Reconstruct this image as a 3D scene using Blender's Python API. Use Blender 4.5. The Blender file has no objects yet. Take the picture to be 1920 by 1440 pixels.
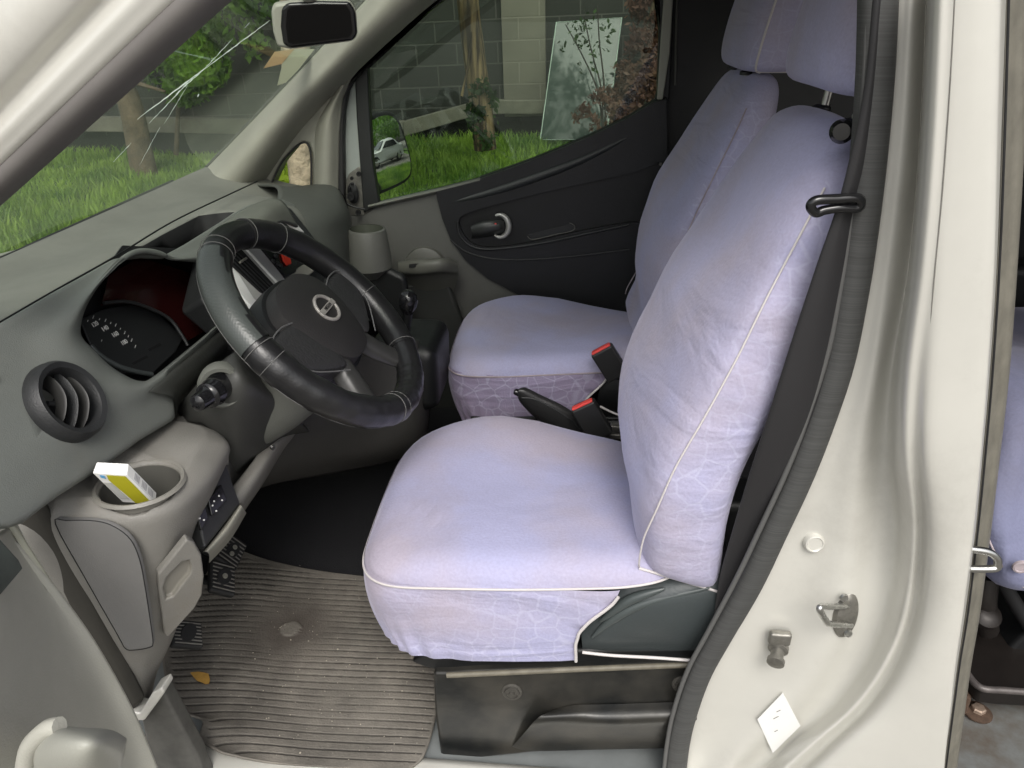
import bpy, bmesh, math, random
from mathutils import Vector, Matrix, noise
random.seed(7)
R = math.radians
S = bpy.context.scene
COL = S.collection
# ---------------------------------------------------------------- camera, world, sun
W0, H0, F0 = 1920., 1440., 1450.
CAM = Vector((0, -.75, 1.58)); PIT = R(26.5); YAW = R(5)
FW = Vector((-math.sin(YAW)*math.cos(PIT), math.cos(YAW)*math.cos(PIT), -math.sin(PIT)))
RT = Vector((math.cos(YAW), math.sin(YAW), 0))
UP = RT.cross(FW)
cd = bpy.data.cameras.new('camera'); cam = bpy.data.objects.new('camera', cd); COL.objects.link(cam)
cam.location = CAM; cam.rotation_euler = (math.pi/2-PIT, 0, YAW)
cd.sensor_width = 36; cd.lens = F0/W0*36; cd.clip_start = .02; cd.clip_end = 2000
S.camera = cam
S.render.resolution_x = 1024; S.render.resolution_y = 768
S.view_settings.view_transform = 'Standard'; S.view_settings.look = 'None'
S.view_settings.exposure = .50; S.view_settings.gamma = 1
wd = bpy.data.worlds.new('World'); S.world = wd; wd.use_nodes = True
nt = wd.node_tree; bg = nt.nodes['Background']
sky = nt.nodes.new('ShaderNodeTexSky'); sky.sky_type = 'NISHITA'; sky.sun_disc = False
SE, SR = R(50), R(215)
sky.sun_elevation = SE; sky.sun_rotation = SR; sky.air_density = 1.2; sky.dust_density = 5; sky.ozone_density = .6
hs = nt.nodes.new('ShaderNodeHueSaturation'); hs.inputs['Saturation'].default_value = .25
nt.links.new(sky.outputs[0], hs.inputs['Color']); nt.links.new(hs.outputs[0], bg.inputs[0]); bg.inputs[1].default_value = .15
sl = bpy.data.lights.new('sun', 'SUN'); sun = bpy.data.objects.new('sun', sl); COL.objects.link(sun)
sl.energy = .9; sl.angle = R(25); sl.color = (1, .96, .9)
sd = Vector((.12, -.80, .95)).normalized()          # towards the sun: behind the camera, high
sun.rotation_euler = sd.to_track_quat('Z', 'Y').to_euler()
sky.sun_elevation = math.asin(sd.z); sky.sun_rotation = math.atan2(sd.x, sd.y)

# ---------------------------------------------------------------- helpers
def ray(px, py):
    return FW + RT*((px-W0/2)/F0) + UP*(-(py-H0/2)/F0)
def A(px, py, x=None, y=None, z=None, pl=None, off=0):
    """measured image position on a known plane of the van -> point in metres"""
    d = ray(px, py)
    if pl is not None:
        n, c = pl; t = (c+off-CAM.dot(n))/d.dot(n)
    elif x is not None: t = (x-CAM.x)/d.x
    elif y is not None: t = (y-CAM.y)/d.y
    else: t = (z-CAM.z)/d.z
    return CAM+d*t
def V(*a): return Vector(a)
def cr(pts, n=6, closed=False):
    pts = [Vector(p) for p in pts]; out = []; m = len(pts)
    rng = range(m if closed else m-1)
    for i in rng:
        if closed: p0, p1, p2, p3 = pts[i-1], pts[i], pts[(i+1) % m], pts[(i+2) % m]
        else: p0, p1, p2, p3 = pts[max(i-1, 0)], pts[i], pts[i+1], pts[min(i+2, m-1)]
        for k in range(n):
            t = k/n
            out.append(.5*((2*p1)+(p2-p0)*t+(2*p0-5*p1+4*p2-p3)*t*t+(3*p1-p0-3*p2+p3)*t**3))
    if not closed: out.append(pts[-1])
    return out
OFF = {}
def link(o, parent=None):
    COL.objects.link(o)
    if parent is not None:
        o.parent = parent
        if parent.name in OFF: o.matrix_parent_inverse = Matrix.Translation(-OFF[parent.name])
    return o
def tag(o, label, cat, group=None, kind=None):
    o['label'] = label; o['category'] = cat
    if group: o['group'] = group
    if kind: o['kind'] = kind
    return o
def struct(o): o['kind'] = 'structure'; return o
def thing(name, loc, label, cat, group=None):
    o = bpy.data.objects.new(name, None); o.empty_display_size = .1; COL.objects.link(o)
    o.location = loc; OFF[o.name] = Vector(loc)
    return tag(o, label, cat, group)
def group_empty(name, parent, loc=(0, 0, 0)):
    o = bpy.data.objects.new(name, None); o.empty_display_size = .05; return link(o, parent)
def base(o, p):
    p = Vector(p)
    for v in o.data.vertices: v.co -= p
    o.location = p; return o
def mesh(name, vs, fs, mat, parent=None, smooth=True, fm=None, recalc=True, auto=None):
    me = bpy.data.meshes.new(name); me.from_pydata([tuple(v) for v in vs], [], fs)
    for m in (mat if isinstance(mat, (list, tuple)) else [mat]): me.materials.append(m)
    if fm:
        for p, i in zip(me.polygons, fm): p.material_index = i
    if recalc:
        bm = bmesh.new(); bm.from_mesh(me); bmesh.ops.recalc_face_normals(bm, faces=bm.faces); bm.to_mesh(me); bm.free()
    if smooth:
        for p in me.polygons: p.use_smooth = True
        if auto: me.set_sharp_from_angle(angle=R(auto))
    return link(bpy.data.objects.new(name, me), parent)
def sub(o, n=2):
    m = o.modifiers.new('s', 'SUBSURF'); m.levels = n; m.render_levels = n; return o
def solid(o, t, off=-1):
    m = o.modifiers.new('t', 'SOLIDIFY'); m.thickness = t; m.offset = off; return o
def bev(o, w, n=3, ang=30):
    m = o.modifiers.new('b', 'BEVEL'); m.width = w; m.segments = n; m.limit_method = 'ANGLE'; m.angle_limit = R(ang)
    o.modifiers.new('wn', 'WEIGHTED_NORMAL'); return o
def apply(o):
    dg = bpy.context.evaluated_depsgraph_get(); dg.update()
    me = bpy.data.meshes.new_from_object(o.evaluated_get(dg)); old = o.data
    o.modifiers.clear(); o.data = me; bpy.data.meshes.remove(old); return o
def cut(o, cutters):
    for c in cutters:
        m = o.modifiers.new('c', 'BOOLEAN'); m.operation = 'DIFFERENCE'; m.object = c; m.solver = 'EXACT'; m.material_mode = 'TRANSFER'
    apply(o)
    for c in cutters: bpy.data.objects.remove(c)
    return o
def grid(name, rows, mat, parent=None, n=1, m=1, cu=False, cv=False, capa=False, capb=False, s=0, thick=0, toff=-1, fm=None, warp=None):
    """loft: rows of points, resampled with smooth splines along and across"""
    rs = [cr(r, n, cu) if n > 1 else [Vector(p) for p in r] for r in rows]
    if m > 1:
        cols = [cr([r[i] for r in rs], m, cv) for i in range(len(rs[0]))]
        rs = [[c[j] for c in cols] for j in range(len(cols[0]))]
    if warp: rs = [[warp(p) for p in r] for r in rs]
    a, b = len(rs), len(rs[0]); vs = [p for r in rs for p in r]; fs = []
    for j in range(a if cv else a-1):
        for i in range(b if cu else b-1):
            fs.append((j*b+i, j*b+(i+1) % b, ((j+1) % a)*b+(i+1) % b, ((j+1) % a)*b+i))
    if capa: fs.append(tuple(range(b)))
    if capb: fs.append(tuple((a-1)*b+i for i in range(b)))
    f = None
    if fm:
        f = [fm(sum((vs[k] for k in q), Vector())/len(q), (vs[q[1]]-vs[q[0]]).cross(vs[q[-1]]-vs[q[0]]).normalized()) for q in fs]
    o = mesh(name, vs, fs, mat, parent, fm=f)
    if capa or capb: o.data.set_sharp_from_angle(angle=R(45))
    if thick: solid(o, thick, toff)
    if s: sub(o, s)
    return o
def prism(name, pts, ext, mat, parent=None, bevel=0, seg=3, smooth=True):
    ext = Vector(ext); n = len(pts); vs = [Vector(p) for p in pts]+[Vector(p)+ext for p in pts]
    fs = [tuple(range(n)), tuple(range(2*n-1, n-1, -1))]+[(i, (i+1) % n, n+(i+1) % n, n+i) for i in range(n)]
    o = mesh(name, vs, fs, mat, parent, smooth=smooth, auto=35)
    if bevel: bev(o, bevel, seg, 25)
    return o
def plate(name, px, pl, thick, mat, parent=None, bevel=.003, curve=0, off=0, seg=3):
    if curve: px = [(p.x, p.y) for p in cr([V(a, b, 0) for a, b in px], curve, True)]
    n, c = pl
    return prism(name, [A(a, b, pl=(n, c+off)) for a, b in px], -n*thick, mat, parent, bevel, seg)
def yp(y): return (V(0, -1, 0), -y)     # plane y = const, facing the camera side
def frames(pts, closed):
    T = []; m = len(pts)
    for i in range(m):
        a = pts[i-1] if (closed or i > 0) else pts[0]; b = pts[(i+1) % m] if (closed or i < m-1) else pts[-1]
        T.append((b-a).normalized())
    u = T[0].orthogonal().normalized(); fr = []
    for i in range(m):
        u = (u-T[i]*u.dot(T[i])).normalized(); fr.append((u, T[i].cross(u)))
    return fr
def tube(name, pts, r, mat, parent=None, closed=False, n=6, k=10, ref=None, prof=None):
    P = cr(pts, n, closed) if n > 1 else [Vector(p) for p in pts]
    fr = frames(P, closed); rows = []
    for i, p in enumerate(P):
        u, v = fr[i]
        if ref is not None:
            t = v.cross(u); v = (Vector(ref)-t*Vector(ref).dot(t)).normalized(); u = v.cross(t)
        rr = r(i/(len(P)-1)) if callable(r) else r
        if prof: rows.append([p+u*a*rr+v*b*rr for a, b in prof])
        else: rows.append([p+(u*math.cos(q*2*math.pi/k)+v*math.sin(q*2*math.pi/k))*rr for q in range(k)])
    b = len(rows[0]); a = len(rows); vs = [q for w in rows for q in w]; fs = []
    for j in range(a if closed else a-1):
        for i in range(b): fs.append((j*b+i, j*b+(i+1) % b, ((j+1) % a)*b+(i+1) % b, ((j+1) % a)*b+i))
    if not closed: fs += [tuple(range(b)), tuple((a-1)*b+i for i in range(b))]
    return mesh(name, vs, fs, mat, parent, auto=60)
def basis(n, up=(0, 0, 1)):
    n = Vector(n).normalized(); u = Vector(up).cross(n).normalized(); return u, n.cross(u), n   # right, up, out
def lathe(name, prof, c, axis, mat, parent=None, k=40, sx=1, sy=1, auto=40, cap=True):
    u, v, n = basis(axis, (0, 0, 1) if abs(Vector(axis).normalized().z) < .99 else (1, 0, 0)); c = Vector(c); vs = []; fs = []
    for r, h in prof:
        for i in range(k):
            a = 2*math.pi*i/k; vs.append(c+u*r*math.cos(a)*sx+v*r*math.sin(a)*sy+n*h)
    for j in range(len(prof)-1):
        for i in range(k): fs.append((j*k+i, j*k+(i+1) % k, (j+1)*k+(i+1) % k, (j+1)*k+i))
    if prof[0][0] > 0 and cap: fs.append(tuple(range(k)))
    if prof[-1][0] > 0 and cap: fs.append(tuple((len(prof)-1)*k+i for i in range(k)))
    o = mesh(name, vs, fs, mat, parent, auto=auto)
    bm = bmesh.new(); bm.from_mesh(o.data); bmesh.ops.remove_doubles(bm, verts=bm.verts, dist=1e-6); bm.to_mesh(o.data); bm.free()
    return o
def rbox(name, c, size, mat, parent=None, rot=None, bevel=.004, seg=3):
    a, b, d = [s/2 for s in size]; M = rot if rot is not None else Matrix.Identity(3); c = Vector(c)
    vs = [c+M @ V(x, y, z) for x in (-a, a) for y in (-b, b) for z in (-d, d)]
    fs = [(0, 1, 3, 2), (4, 6, 7, 5), (0, 4, 5, 1), (2, 3, 7, 6), (0, 2, 6, 4), (1, 5, 7, 3)]
    o = mesh(name, vs, fs, mat, parent, auto=35)
    if bevel: bev(o, bevel, seg)
    return o
def text(name, s, size, c, right, up, mat, parent=None, ext=.0004):
    cu = bpy.data.curves.new(name, 'FONT'); cu.body = s; cu.size = size; cu.align_x = 'CENTER'; cu.align_y = 'CENTER'; cu.extrude = ext
    o = bpy.data.objects.new(name, cu); COL.objects.link(o)
    dg = bpy.context.evaluated_depsgraph_get(); dg.update()
    me = bpy.data.meshes.new_from_object(o.evaluated_get(dg)); bpy.data.objects.remove(o); bpy.data.curves.remove(cu)
    right = Vector(right).normalized(); up = Vector(up); up = (up-right*up.dot(right)).normalized(); n = right.cross(up)
    for v in me.vertices: v.co = Vector(c)+right*v.co.x+up*v.co.y+n*v.co.z
    me.materials.clear(); me.materials.append(mat)
    return link(bpy.data.objects.new(name, me), parent)

# ---------------------------------------------------------------- materials
def nodes(m): return m.node_tree, m.node_tree.nodes['Principled BSDF']
def mat(name, col, rough=.5, metal=0, bump=0, bscale=200, var=0, vscale=6, coat=0, sheen=0, spec=.5, col2=None, dist=.002):
    m = bpy.data.materials.new(name); m.use_nodes = True; t = m.node_tree; p = t.nodes['Principled BSDF']
    p.inputs['Base Color'].default_value = (*col, 1); p.inputs['Roughness'].default_value = rough
    p.inputs['Metallic'].default_value = metal; p.inputs['Coat Weight'].default_value = coat
    p.inputs['Sheen Weight'].default_value = sheen; p.inputs['Specular IOR Level'].default_value = spec
    p.inputs['Sheen Roughness'].default_value = .4
    tc = t.nodes.new('ShaderNodeTexCoord')
    if var:
        nz = t.nodes.new('ShaderNodeTexNoise'); nz.inputs['Scale'].default_value = vscale; nz.inputs['Detail'].default_value = 8; nz.inputs['Roughness'].default_value = .65
        t.links.new(tc.outputs['Object'], nz.inputs['Vector'])
        rp = t.nodes.new('ShaderNodeValToRGB'); rp.color_ramp.elements[0].position = .35; rp.color_ramp.elements[1].position = .65
        c2 = col2 or tuple(c*(1-var) for c in col)
        rp.color_ramp.elements[0].color = (*c2, 1); rp.color_ramp.elements[1].color = (*col, 1)
        t.links.new(nz.outputs[0], rp.inputs[0]); t.links.new(rp.outputs[0], p.inputs['Base Color'])
        mr = t.nodes.new('ShaderNodeMapRange'); mr.inputs[3].default_value = min(1, rough+.12); mr.inputs[4].default_value = rough
        t.links.new(nz.outputs[0], mr.inputs[0]); t.links.new(mr.outputs[0], p.inputs['Roughness'])
    if bump:
        n2 = t.nodes.new('ShaderNodeTexNoise'); n2.inputs['Scale'].default_value = bscale; n2.inputs['Detail'].default_value = 4
        t.links.new(tc.outputs['Object'], n2.inputs['Vector'])
        b = t.nodes.new('ShaderNodeBump'); b.inputs['Strength'].default_value = bump; b.inputs['Distance'].default_value = dist
        t.links.new(n2.outputs[0], b.inputs['Height']); t.links.new(b.outputs[0], p.inputs['Normal'])
    return m
def grime(m, amt, sc=1):
    t, p = nodes(m); L = t.links.new; tc = t.nodes.new('ShaderNodeTexCoord')
    nz = t.nodes.new('ShaderNodeTexNoise'); nz.inputs['Scale'].default_value = 14*sc; nz.inputs['Detail'].default_value = 12; nz.inputs['Roughness'].default_value = .8; L(tc.outputs['Object'], nz.inputs['Vector'])
    n2 = t.nodes.new('ShaderNodeTexNoise'); n2.inputs['Scale'].default_value = 2.5*sc; n2.inputs['Detail'].default_value = 5; L(tc.outputs['Object'], n2.inputs['Vector'])
    a = t.nodes.new('ShaderNodeMath'); a.operation = 'MULTIPLY'; L(nz.outputs[0], a.inputs[0]); L(n2.outputs[0], a.inputs[1])
    mr = t.nodes.new('ShaderNodeMapRange'); mr.inputs[1].default_value = .26; mr.inputs[2].default_value = .42; mr.inputs[4].default_value = amt; L(a.outputs[0], mr.inputs[0])
    old = p.inputs['Base Color'].links[0].from_socket; mx = t.nodes.new('ShaderNodeMixRGB'); mx.inputs[2].default_value = (.16, .14, .11, 1); L(mr.outputs[0], mx.inputs[0]); L(old, mx.inputs[1]); L(mx.outputs[0], p.inputs['Base Color'])
paint = mat('silver_paint', (.62, .61, .56), .32, .2, var=.1, vscale=3, coat=.25)
paint2 = mat('pillar_paint_inner', (.55, .55, .51), .4, .2, var=.1, vscale=4, coat=.2)
grime(paint, .15); grime(paint2, .25)
trim_l = mat('light_grey_trim', (.30, .295, .25), .5, bump=.25, bscale=500, var=.14, vscale=7)
trim_m = mat('mid_grey_trim', (.125, .125, .112), .46, bump=.3, bscale=600, var=.15, vscale=9)
trim_w = mat('warm_grey_trim', (.20, .193, .175), .46, bump=.3, bscale=500, var=.14, vscale=8)
grime(trim_l, .25, 2); grime(trim_w, .35, 2)
grime(trim_m, .3, 2)
fascia_m = mat('fascia_grey', (.15, .16, .147), .4, bump=.25, bscale=600, var=.12, vscale=8)
grime(fascia_m, .18, 2)
dark = mat('dark_plastic', (.022, .023, .024), .42, bump=.3, bscale=500, var=.3, vscale=12)
darker = mat('black_plastic', (.007, .0075, .008), .4, bump=.2, bscale=600, var=.25, vscale=10)
void = mat('deep_black', (.006, .006, .007), .7)
carpet = mat('black_carpet', (.008, .008, .01), .95, bump=.8, bscale=300)
gloss = mat('gloss_black', (.01, .01, .011), .12)
chrome = mat('chrome', (.62, .62, .6), .22, 1, var=.3, vscale=60)
steel = mat('worn_steel', (.3, .29, .26), .42, .8, bump=.3, bscale=120, var=.4, vscale=50)
silver_tr = mat('silver_trim', (.55, .55, .53), .38, .1)
rust = mat('rust', (.12, .075, .05), .85, .2, bump=.6, bscale=120, var=.5, vscale=60)
blkmetal = mat('scuffed_black_metal', (.03, .03, .029), .34, .3, bump=.35, bscale=40, var=.0, coat=.15)
t, p = nodes(blkmetal)
tc = t.nodes.new('ShaderNodeTexCoord'); nz = t.nodes.new('ShaderNodeTexNoise'); nz.inputs['Scale'].default_value = 9; nz.inputs['Detail'].default_value = 10
rp = t.nodes.new('ShaderNodeValToRGB'); rp.color_ramp.elements[0].position = .42; rp.color_ramp.elements[1].position = .75
rp.color_ramp.elements[0].color = (.012, .013, .013, 1); rp.color_ramp.elements[1].color = (.065, .06, .05, 1)
t.links.new(tc.outputs['Object'], nz.inputs['Vector']); t.links.new(nz.outputs[0], rp.inputs[0]); t.links.new(rp.outputs[0], p.inputs['Base Color'])
floorpaint = mat('blue_grey_floor_paint', (.19, .205, .205), .5, bump=.2, bscale=60, var=.25, vscale=10)
piping_m = mat('piping_white', (.56, .53, .52), .6)
red_m = mat('red_button', (.75, .07, .06), .35)
orange_m = mat('hazard_red', (.9, .05, .02), .35)
white_m = mat('white_card', (.72, .72, .7), .55)
yellow_m = mat('yellow_print', (.42, .39, .02), .5)
leather = mat('black_leather', (.016, .016, .017), .24, bump=.35, bscale=260, var=.35, vscale=30, dist=.001)
leather_g = mat('perforated_leather', (.055, .062, .058), .36, bump=.2, bscale=400)
def add_dots(m, scale):
    t, p = nodes(m); tc = t.nodes.new('ShaderNodeTexCoord'); v = t.nodes.new('ShaderNodeTexVoronoi'); v.inputs['Scale'].default_value = scale; v.inputs['Randomness'].default_value = .25
    b = t.nodes.new('ShaderNodeBump'); b.inputs['Strength'].default_value = .35; b.inputs['Distance'].default_value = .0008
    t.links.new(tc.outputs['Object'], v.inputs['Vector']); t.links.new(v.outputs['Distance'], b.inputs['Height']); t.links.new(b.outputs[0], p.inputs['Normal'])
add_dots(leather_g, 260)
thread = mat('grey_thread', (.12, .12, .115), .7)
belt_m = mat('belt_webbing', (.016, .0155, .017), .5, sheen=.15)
t, p = nodes(belt_m); tc = t.nodes.new('ShaderNodeTexCoord'); wv = t.nodes.new('ShaderNodeTexWave'); wv.inputs['Scale'].default_value = 160; wv.bands_direction = 'DIAGONAL'
b = t.nodes.new('ShaderNodeBump'); b.inputs['Strength'].default_value = .06; b.inputs['Distance'].default_value = .001
t.links.new(tc.outputs['Object'], wv.inputs['Vector']); t.links.new(wv.outputs[0], b.inputs['Height']); t.links.new(b.outputs[0], p.inputs['Normal'])
rubber = mat('ribbed_rubber', (.045, .046, .046), .65)
t, p = nodes(rubber); tc = t.nodes.new('ShaderNodeTexCoord'); mp = t.nodes.new('ShaderNodeMapping'); mp.inputs['Scale'].default_value = (8, 8, 620)
nz = t.nodes.new('ShaderNodeTexNoise'); nz.inputs['Scale'].default_value = 1; nz.inputs['Detail'].default_value = 5
b = t.nodes.new('ShaderNodeBump'); b.inputs['Strength'].default_value = .18; b.inputs['Distance'].default_value = .001
rp = t.nodes.new('ShaderNodeValToRGB'); rp.color_ramp.elements[0].color = (.045, .045, .044, 1); rp.color_ramp.elements[1].color = (.066, .068, .066, 1); rp.color_ramp.elements[0].position = .35; rp.color_ramp.elements[1].position = .7
t.links.new(tc.outputs['Object'], mp.inputs[0]); t.links.new(mp.outputs[0], nz.inputs['Vector']); t.links.new(nz.outputs[0], b.inputs['Height']); t.links.new(b.outputs[0], p.inputs['Normal'])
t.links.new(nz.outputs[0], rp.inputs[0]); t.links.new(rp.outputs[0], p.inputs['Base Color'])
rubber2 = mat('plain_rubber', (.02, .02, .02), .6, bump=.2, bscale=200)

def fabric(name, hexa):
    m = bpy.data.materials.new(name); m.use_nodes = True; t, p = nodes(m)
    tc = t.nodes.new('ShaderNodeTexCoord'); L = t.links.new
    n1 = t.nodes.new('ShaderNodeTexNoise'); n1.inputs['Scale'].default_value = 5; n1.inputs['Detail'].default_value = 6
    L(tc.outputs['Object'], n1.inputs['Vector'])
    rp = t.nodes.new('ShaderNodeValToRGB'); e = rp.color_ramp.elements
    e[0].position = .35; e[0].color = (.395, .355, .435, 1); e[1].position = .62; e[1].color = (.375, .375, .55, 1)
    L(n1.outputs[0], rp.inputs[0])
    n2 = t.nodes.new('ShaderNodeTexNoise'); n2.inputs['Scale'].default_value = 240; n2.inputs['Detail'].default_value = 3; L(tc.outputs['Object'], n2.inputs['Vector'])
    mr = t.nodes.new('ShaderNodeMapRange'); mr.inputs[1].default_value = .3; mr.inputs[2].default_value = .7; mr.inputs[3].default_value = .93; mr.inputs[4].default_value = 1.03; L(n2.outputs[0], mr.inputs[0])
    hsv = t.nodes.new('ShaderNodeHueSaturation'); L(rp.outputs[0], hsv.inputs['Color']); L(mr.outputs[0], hsv.inputs['Value'])
    # nap marks and grubby patches
    n3 = t.nodes.new('ShaderNodeTexNoise'); n3.inputs['Scale'].default_value = 2.2; n3.inputs['Detail'].default_value = 8; n3.inputs['Roughness'].default_value = .7; L(tc.outputs['Object'], n3.inputs['Vector'])
    m3 = t.nodes.new('ShaderNodeMapRange'); m3.inputs[1].default_value = .52; m3.inputs[2].default_value = .75; m3.inputs[4].default_value = .45; L(n3.outputs[0], m3.inputs[0])
    mx = t.nodes.new('ShaderNodeMixRGB'); mx.inputs[2].default_value = (.29, .26, .31, 1); L(m3.outputs[0], mx.inputs[0]); L(hsv.outputs[0], mx.inputs[1])
    last = mx.outputs[0]
    p.inputs['Roughness'].default_value = .85; p.inputs['Sheen Weight'].default_value = .35; p.inputs['Sheen Roughness'].default_value = .35
    p.inputs['Sheen Tint'].default_value = (.85, .83, 1, 1)
    b = t.nodes.new('ShaderNodeBump'); b.inputs['Strength'].default_value = .35; b.inputs['Distance'].default_value = .002; L(n2.outputs[0], b.inputs['Height'])
    mpw = t.nodes.new('ShaderNodeMapping'); mpw.inputs['Rotation'].default_value = (0, R(35), 0); mpw.inputs['Scale'].default_value = (2.2, 1.6, 7); L(tc.outputs['Object'], mpw.inputs[0])
    nw = t.nodes.new('ShaderNodeTexNoise'); nw.inputs['Scale'].default_value = 1.6; nw.inputs['Detail'].default_value = 3; nw.inputs['Distortion'].default_value = 1.2; L(mpw.outputs[0], nw.inputs['Vector'])
    bw_ = t.nodes.new('ShaderNodeBump'); bw_.inputs['Strength'].default_value = .5; bw_.inputs['Distance'].default_value = .02; L(nw.outputs[0], bw_.inputs['Height']); L(b.outputs[0], bw_.inputs['Normal']); L(bw_.outputs[0], p.inputs['Normal'])
    if hexa:
        nd = t.nodes.new('ShaderNodeTexNoise'); nd.inputs['Scale'].default_value = 30; L(tc.outputs['Object'], nd.inputs['Vector'])
        sc = t.nodes.new('ShaderNodeVectorMath'); sc.operation = 'SCALE'; sc.inputs['Scale'].default_value = .012; L(nd.outputs['Color'], sc.inputs[0])
        ad = t.nodes.new('ShaderNodeVectorMath'); ad.operation = 'ADD'; L(tc.outputs['Object'], ad.inputs[0]); L(sc.outputs[0], ad.inputs[1])
        fl = t.nodes.new('ShaderNodeVectorMath'); fl.operation = 'MULTIPLY'; fl.inputs[1].default_value = (1, .15, 1); L(ad.outputs[0], fl.inputs[0])
        vo = t.nodes.new('ShaderNodeTexVoronoi'); vo.feature = 'DISTANCE_TO_EDGE'; vo.inputs['Scale'].default_value = 32; vo.inputs['Randomness'].default_value = .75; L(fl.outputs[0], vo.inputs['Vector'])
        m2 = t.nodes.new('ShaderNodeMapRange'); m2.inputs[1].default_value = .02; m2.inputs[2].default_value = .06; m2.inputs[3].default_value = .38; m2.inputs[4].default_value = 0; L(vo.outputs[0], m2.inputs[0])
        # the woven lines fade in and out
        mk = t.nodes.new('ShaderNodeMapRange'); mk.inputs[1].default_value = .36; mk.inputs[2].default_value = .55; L(n1.outputs[0], mk.inputs[0])
        mu = t.nodes.new('ShaderNodeMath'); mu.operation = 'MULTIPLY'; L(m2.outputs[0], mu.inputs[0]); L(mk.outputs[0], mu.inputs[1])
        m4 = t.nodes.new('ShaderNodeMixRGB'); m4.inputs[2].default_value = (.5, .5, .64, 1); L(mu.outputs[0], m4.inputs[0]); L(last, m4.inputs[1]); last = m4.outputs[0]
    L(last, p.inputs['Base Color']); return m
fab = fabric('lavender_velour', False); fabh = fabric('lavender_velour_with_cell_pattern', True)

def glass(name, tint, refl=1.45, rough=0, haze=0):
    m = bpy.data.materials.new(name); m.use_nodes = True; t = m.node_tree; L = t.links.new
    for n in list(t.nodes): t.nodes.remove(n)
    o = t.nodes.new('ShaderNodeOutputMaterial'); tr = t.nodes.new('ShaderNodeBsdfTransparent'); tr.inputs[0].default_value = (*tint, 1)
    g = t.nodes.new('ShaderNodeBsdfGlossy'); g.inputs['Roughness'].default_value = rough; g.inputs[0].default_value = (.8, .9, .85, 1)
    lw = t.nodes.new('ShaderNodeLayerWeight'); pw = t.nodes.new('ShaderNodeMath'); pw.operation = 'POWER'; pw.inputs[1].default_value = 5; L(lw.outputs['Facing'], pw.inputs[0])
    fr = t.nodes.new('ShaderNodeMath'); fr.operation = 'MULTIPLY_ADD'; fr.inputs[1].default_value = .9; fr.inputs[2].default_value = refl; L(pw.outputs[0], fr.inputs[0])
    mx = t.nodes.new('ShaderNodeMixShader'); L(fr.outputs[0], mx.inputs[0]); L(tr.outputs[0], mx.inputs[1]); L(g.outputs[0], mx.inputs[2])
    if haze:
        tc = t.nodes.new('ShaderNodeTexCoord'); nz = t.nodes.new('ShaderNodeTexNoise'); nz.inputs['Scale'].default_value = 4; nz.inputs['Detail'].default_value = 6
        mp = t.nodes.new('ShaderNodeMapping'); mp.inputs['Rotation'].default_value = (0, R(40), 0); mp.inputs['Scale'].default_value = (3, 1, .6)
        L(tc.outputs['Object'], mp.inputs[0]); L(mp.outputs[0], nz.inputs['Vector'])
        mr = t.nodes.new('ShaderNodeMapRange'); mr.inputs[1].default_value = .4; mr.inputs[2].default_value = .8; mr.inputs[3].default_value = haze*.5; mr.inputs[4].default_value = haze*2.2; L(nz.outputs[0], mr.inputs[0])
        df = t.nodes.new('ShaderNodeBsdfDiffuse'); df.inputs[0].default_value = (.6, .62, .6, 1)
        m2 = t.nodes.new('ShaderNodeMixShader'); L(mr.outputs[0], m2.inputs[0]); L(mx.outputs[0], m2.inputs[1]); L(df.outputs[0], m2.inputs[2]); mx = m2
    L(mx.outputs[0], o.inputs[0]); return m
glass_ws = glass('windscreen_glass', (.94, .99, .92), .05, haze=.13)
glass_sd = glass('side_glass', (.74, .80, .74), .045, haze=.006)
mirror_m = mat('mirror', (.85, .86, .85), .0, 1)

# ================================================================= THE VAN
van = thing('van', (0, 0, 0), 'silver beige van seen through its open driver door, dusty inside with grey and black trim', 'van')

# ---- body shell: roof, floor, far side, bonnet
g = .44
roof_rows = []
for x, z in ((-.30, 1.74), (-.05, 1.82), (.6, 1.87), (2.0, 1.87), (2.9, 1.85)):
    roof_rows.append([V(x, .03, z-.1), V(x, .12, z-.02), V(x, .5, z+.02), V(x, .8, z+.03), V(x, 1.15, z+.02), V(x, 1.52, z-.02), V(x, 1.6, z-.1)])
grid('roof', roof_rows, [mat('roof_lining', (.10, .10, .09), .8)], van, n=3, m=3, thick=.03, toff=1)
floor = prism('floor_pan', [V(-1.0, .03, .40), V(2.9, .03, .40), V(2.9, 1.6, .40), V(-1.0, 1.6, .40)], (0, 0, .036), floorpaint, van)
prism('rear_bulkhead', [V(2.85, .05, .44), V(2.85, 1.6, .44), V(2.85, 1.6, 1.86), V(2.85, .05, 1.86)], (.03, 0, 0), dark, van)
prism('far_side_panel', [V(.42, 1.5, .44), V(2.85, 1.5, .44), V(2.85, 1.5, 1.84), V(.42, 1.5, 1.84)], (0, .06, 0), darker, van)
prism('near_rear_panel', [V(1.75, .03, .35), V(2.88, .03, .35), V(2.88, .03, 1.8), V(1.75, .03, 1.8)], (0, .05, 0), paint, van, .01)
prism('firewall', [V(-1.0, .05, .44), V(-1.0, 1.55, .44), V(-1.06, 1.55, 1.1), V(-1.06, .05, 1.1)], (-.03, 0, 0), carpet, van)
bon = [[V(x, .12, z-.12), V(x, .2, z-.02), V(x, .8, z+.03), V(x, 1.4, z-.02), V(x, 1.5, z-.12)] for x, z in ((-1.10, 1.03), (-1.4, .98), (-1.8, .88), (-1.95, .75), (-1.98, .45))]
grid('bonnet', bon, paint, van, n=4, m=3, thick=.01)
prism('front_wing', [V(-1.92, .1, .45), V(-.9, .1, .4), V(-.9, .1, 1.06), V(-1.35, .1, 1.0), V(-1.9, .1, .8)], (0, .03, 0), paint, van, .01)
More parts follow.
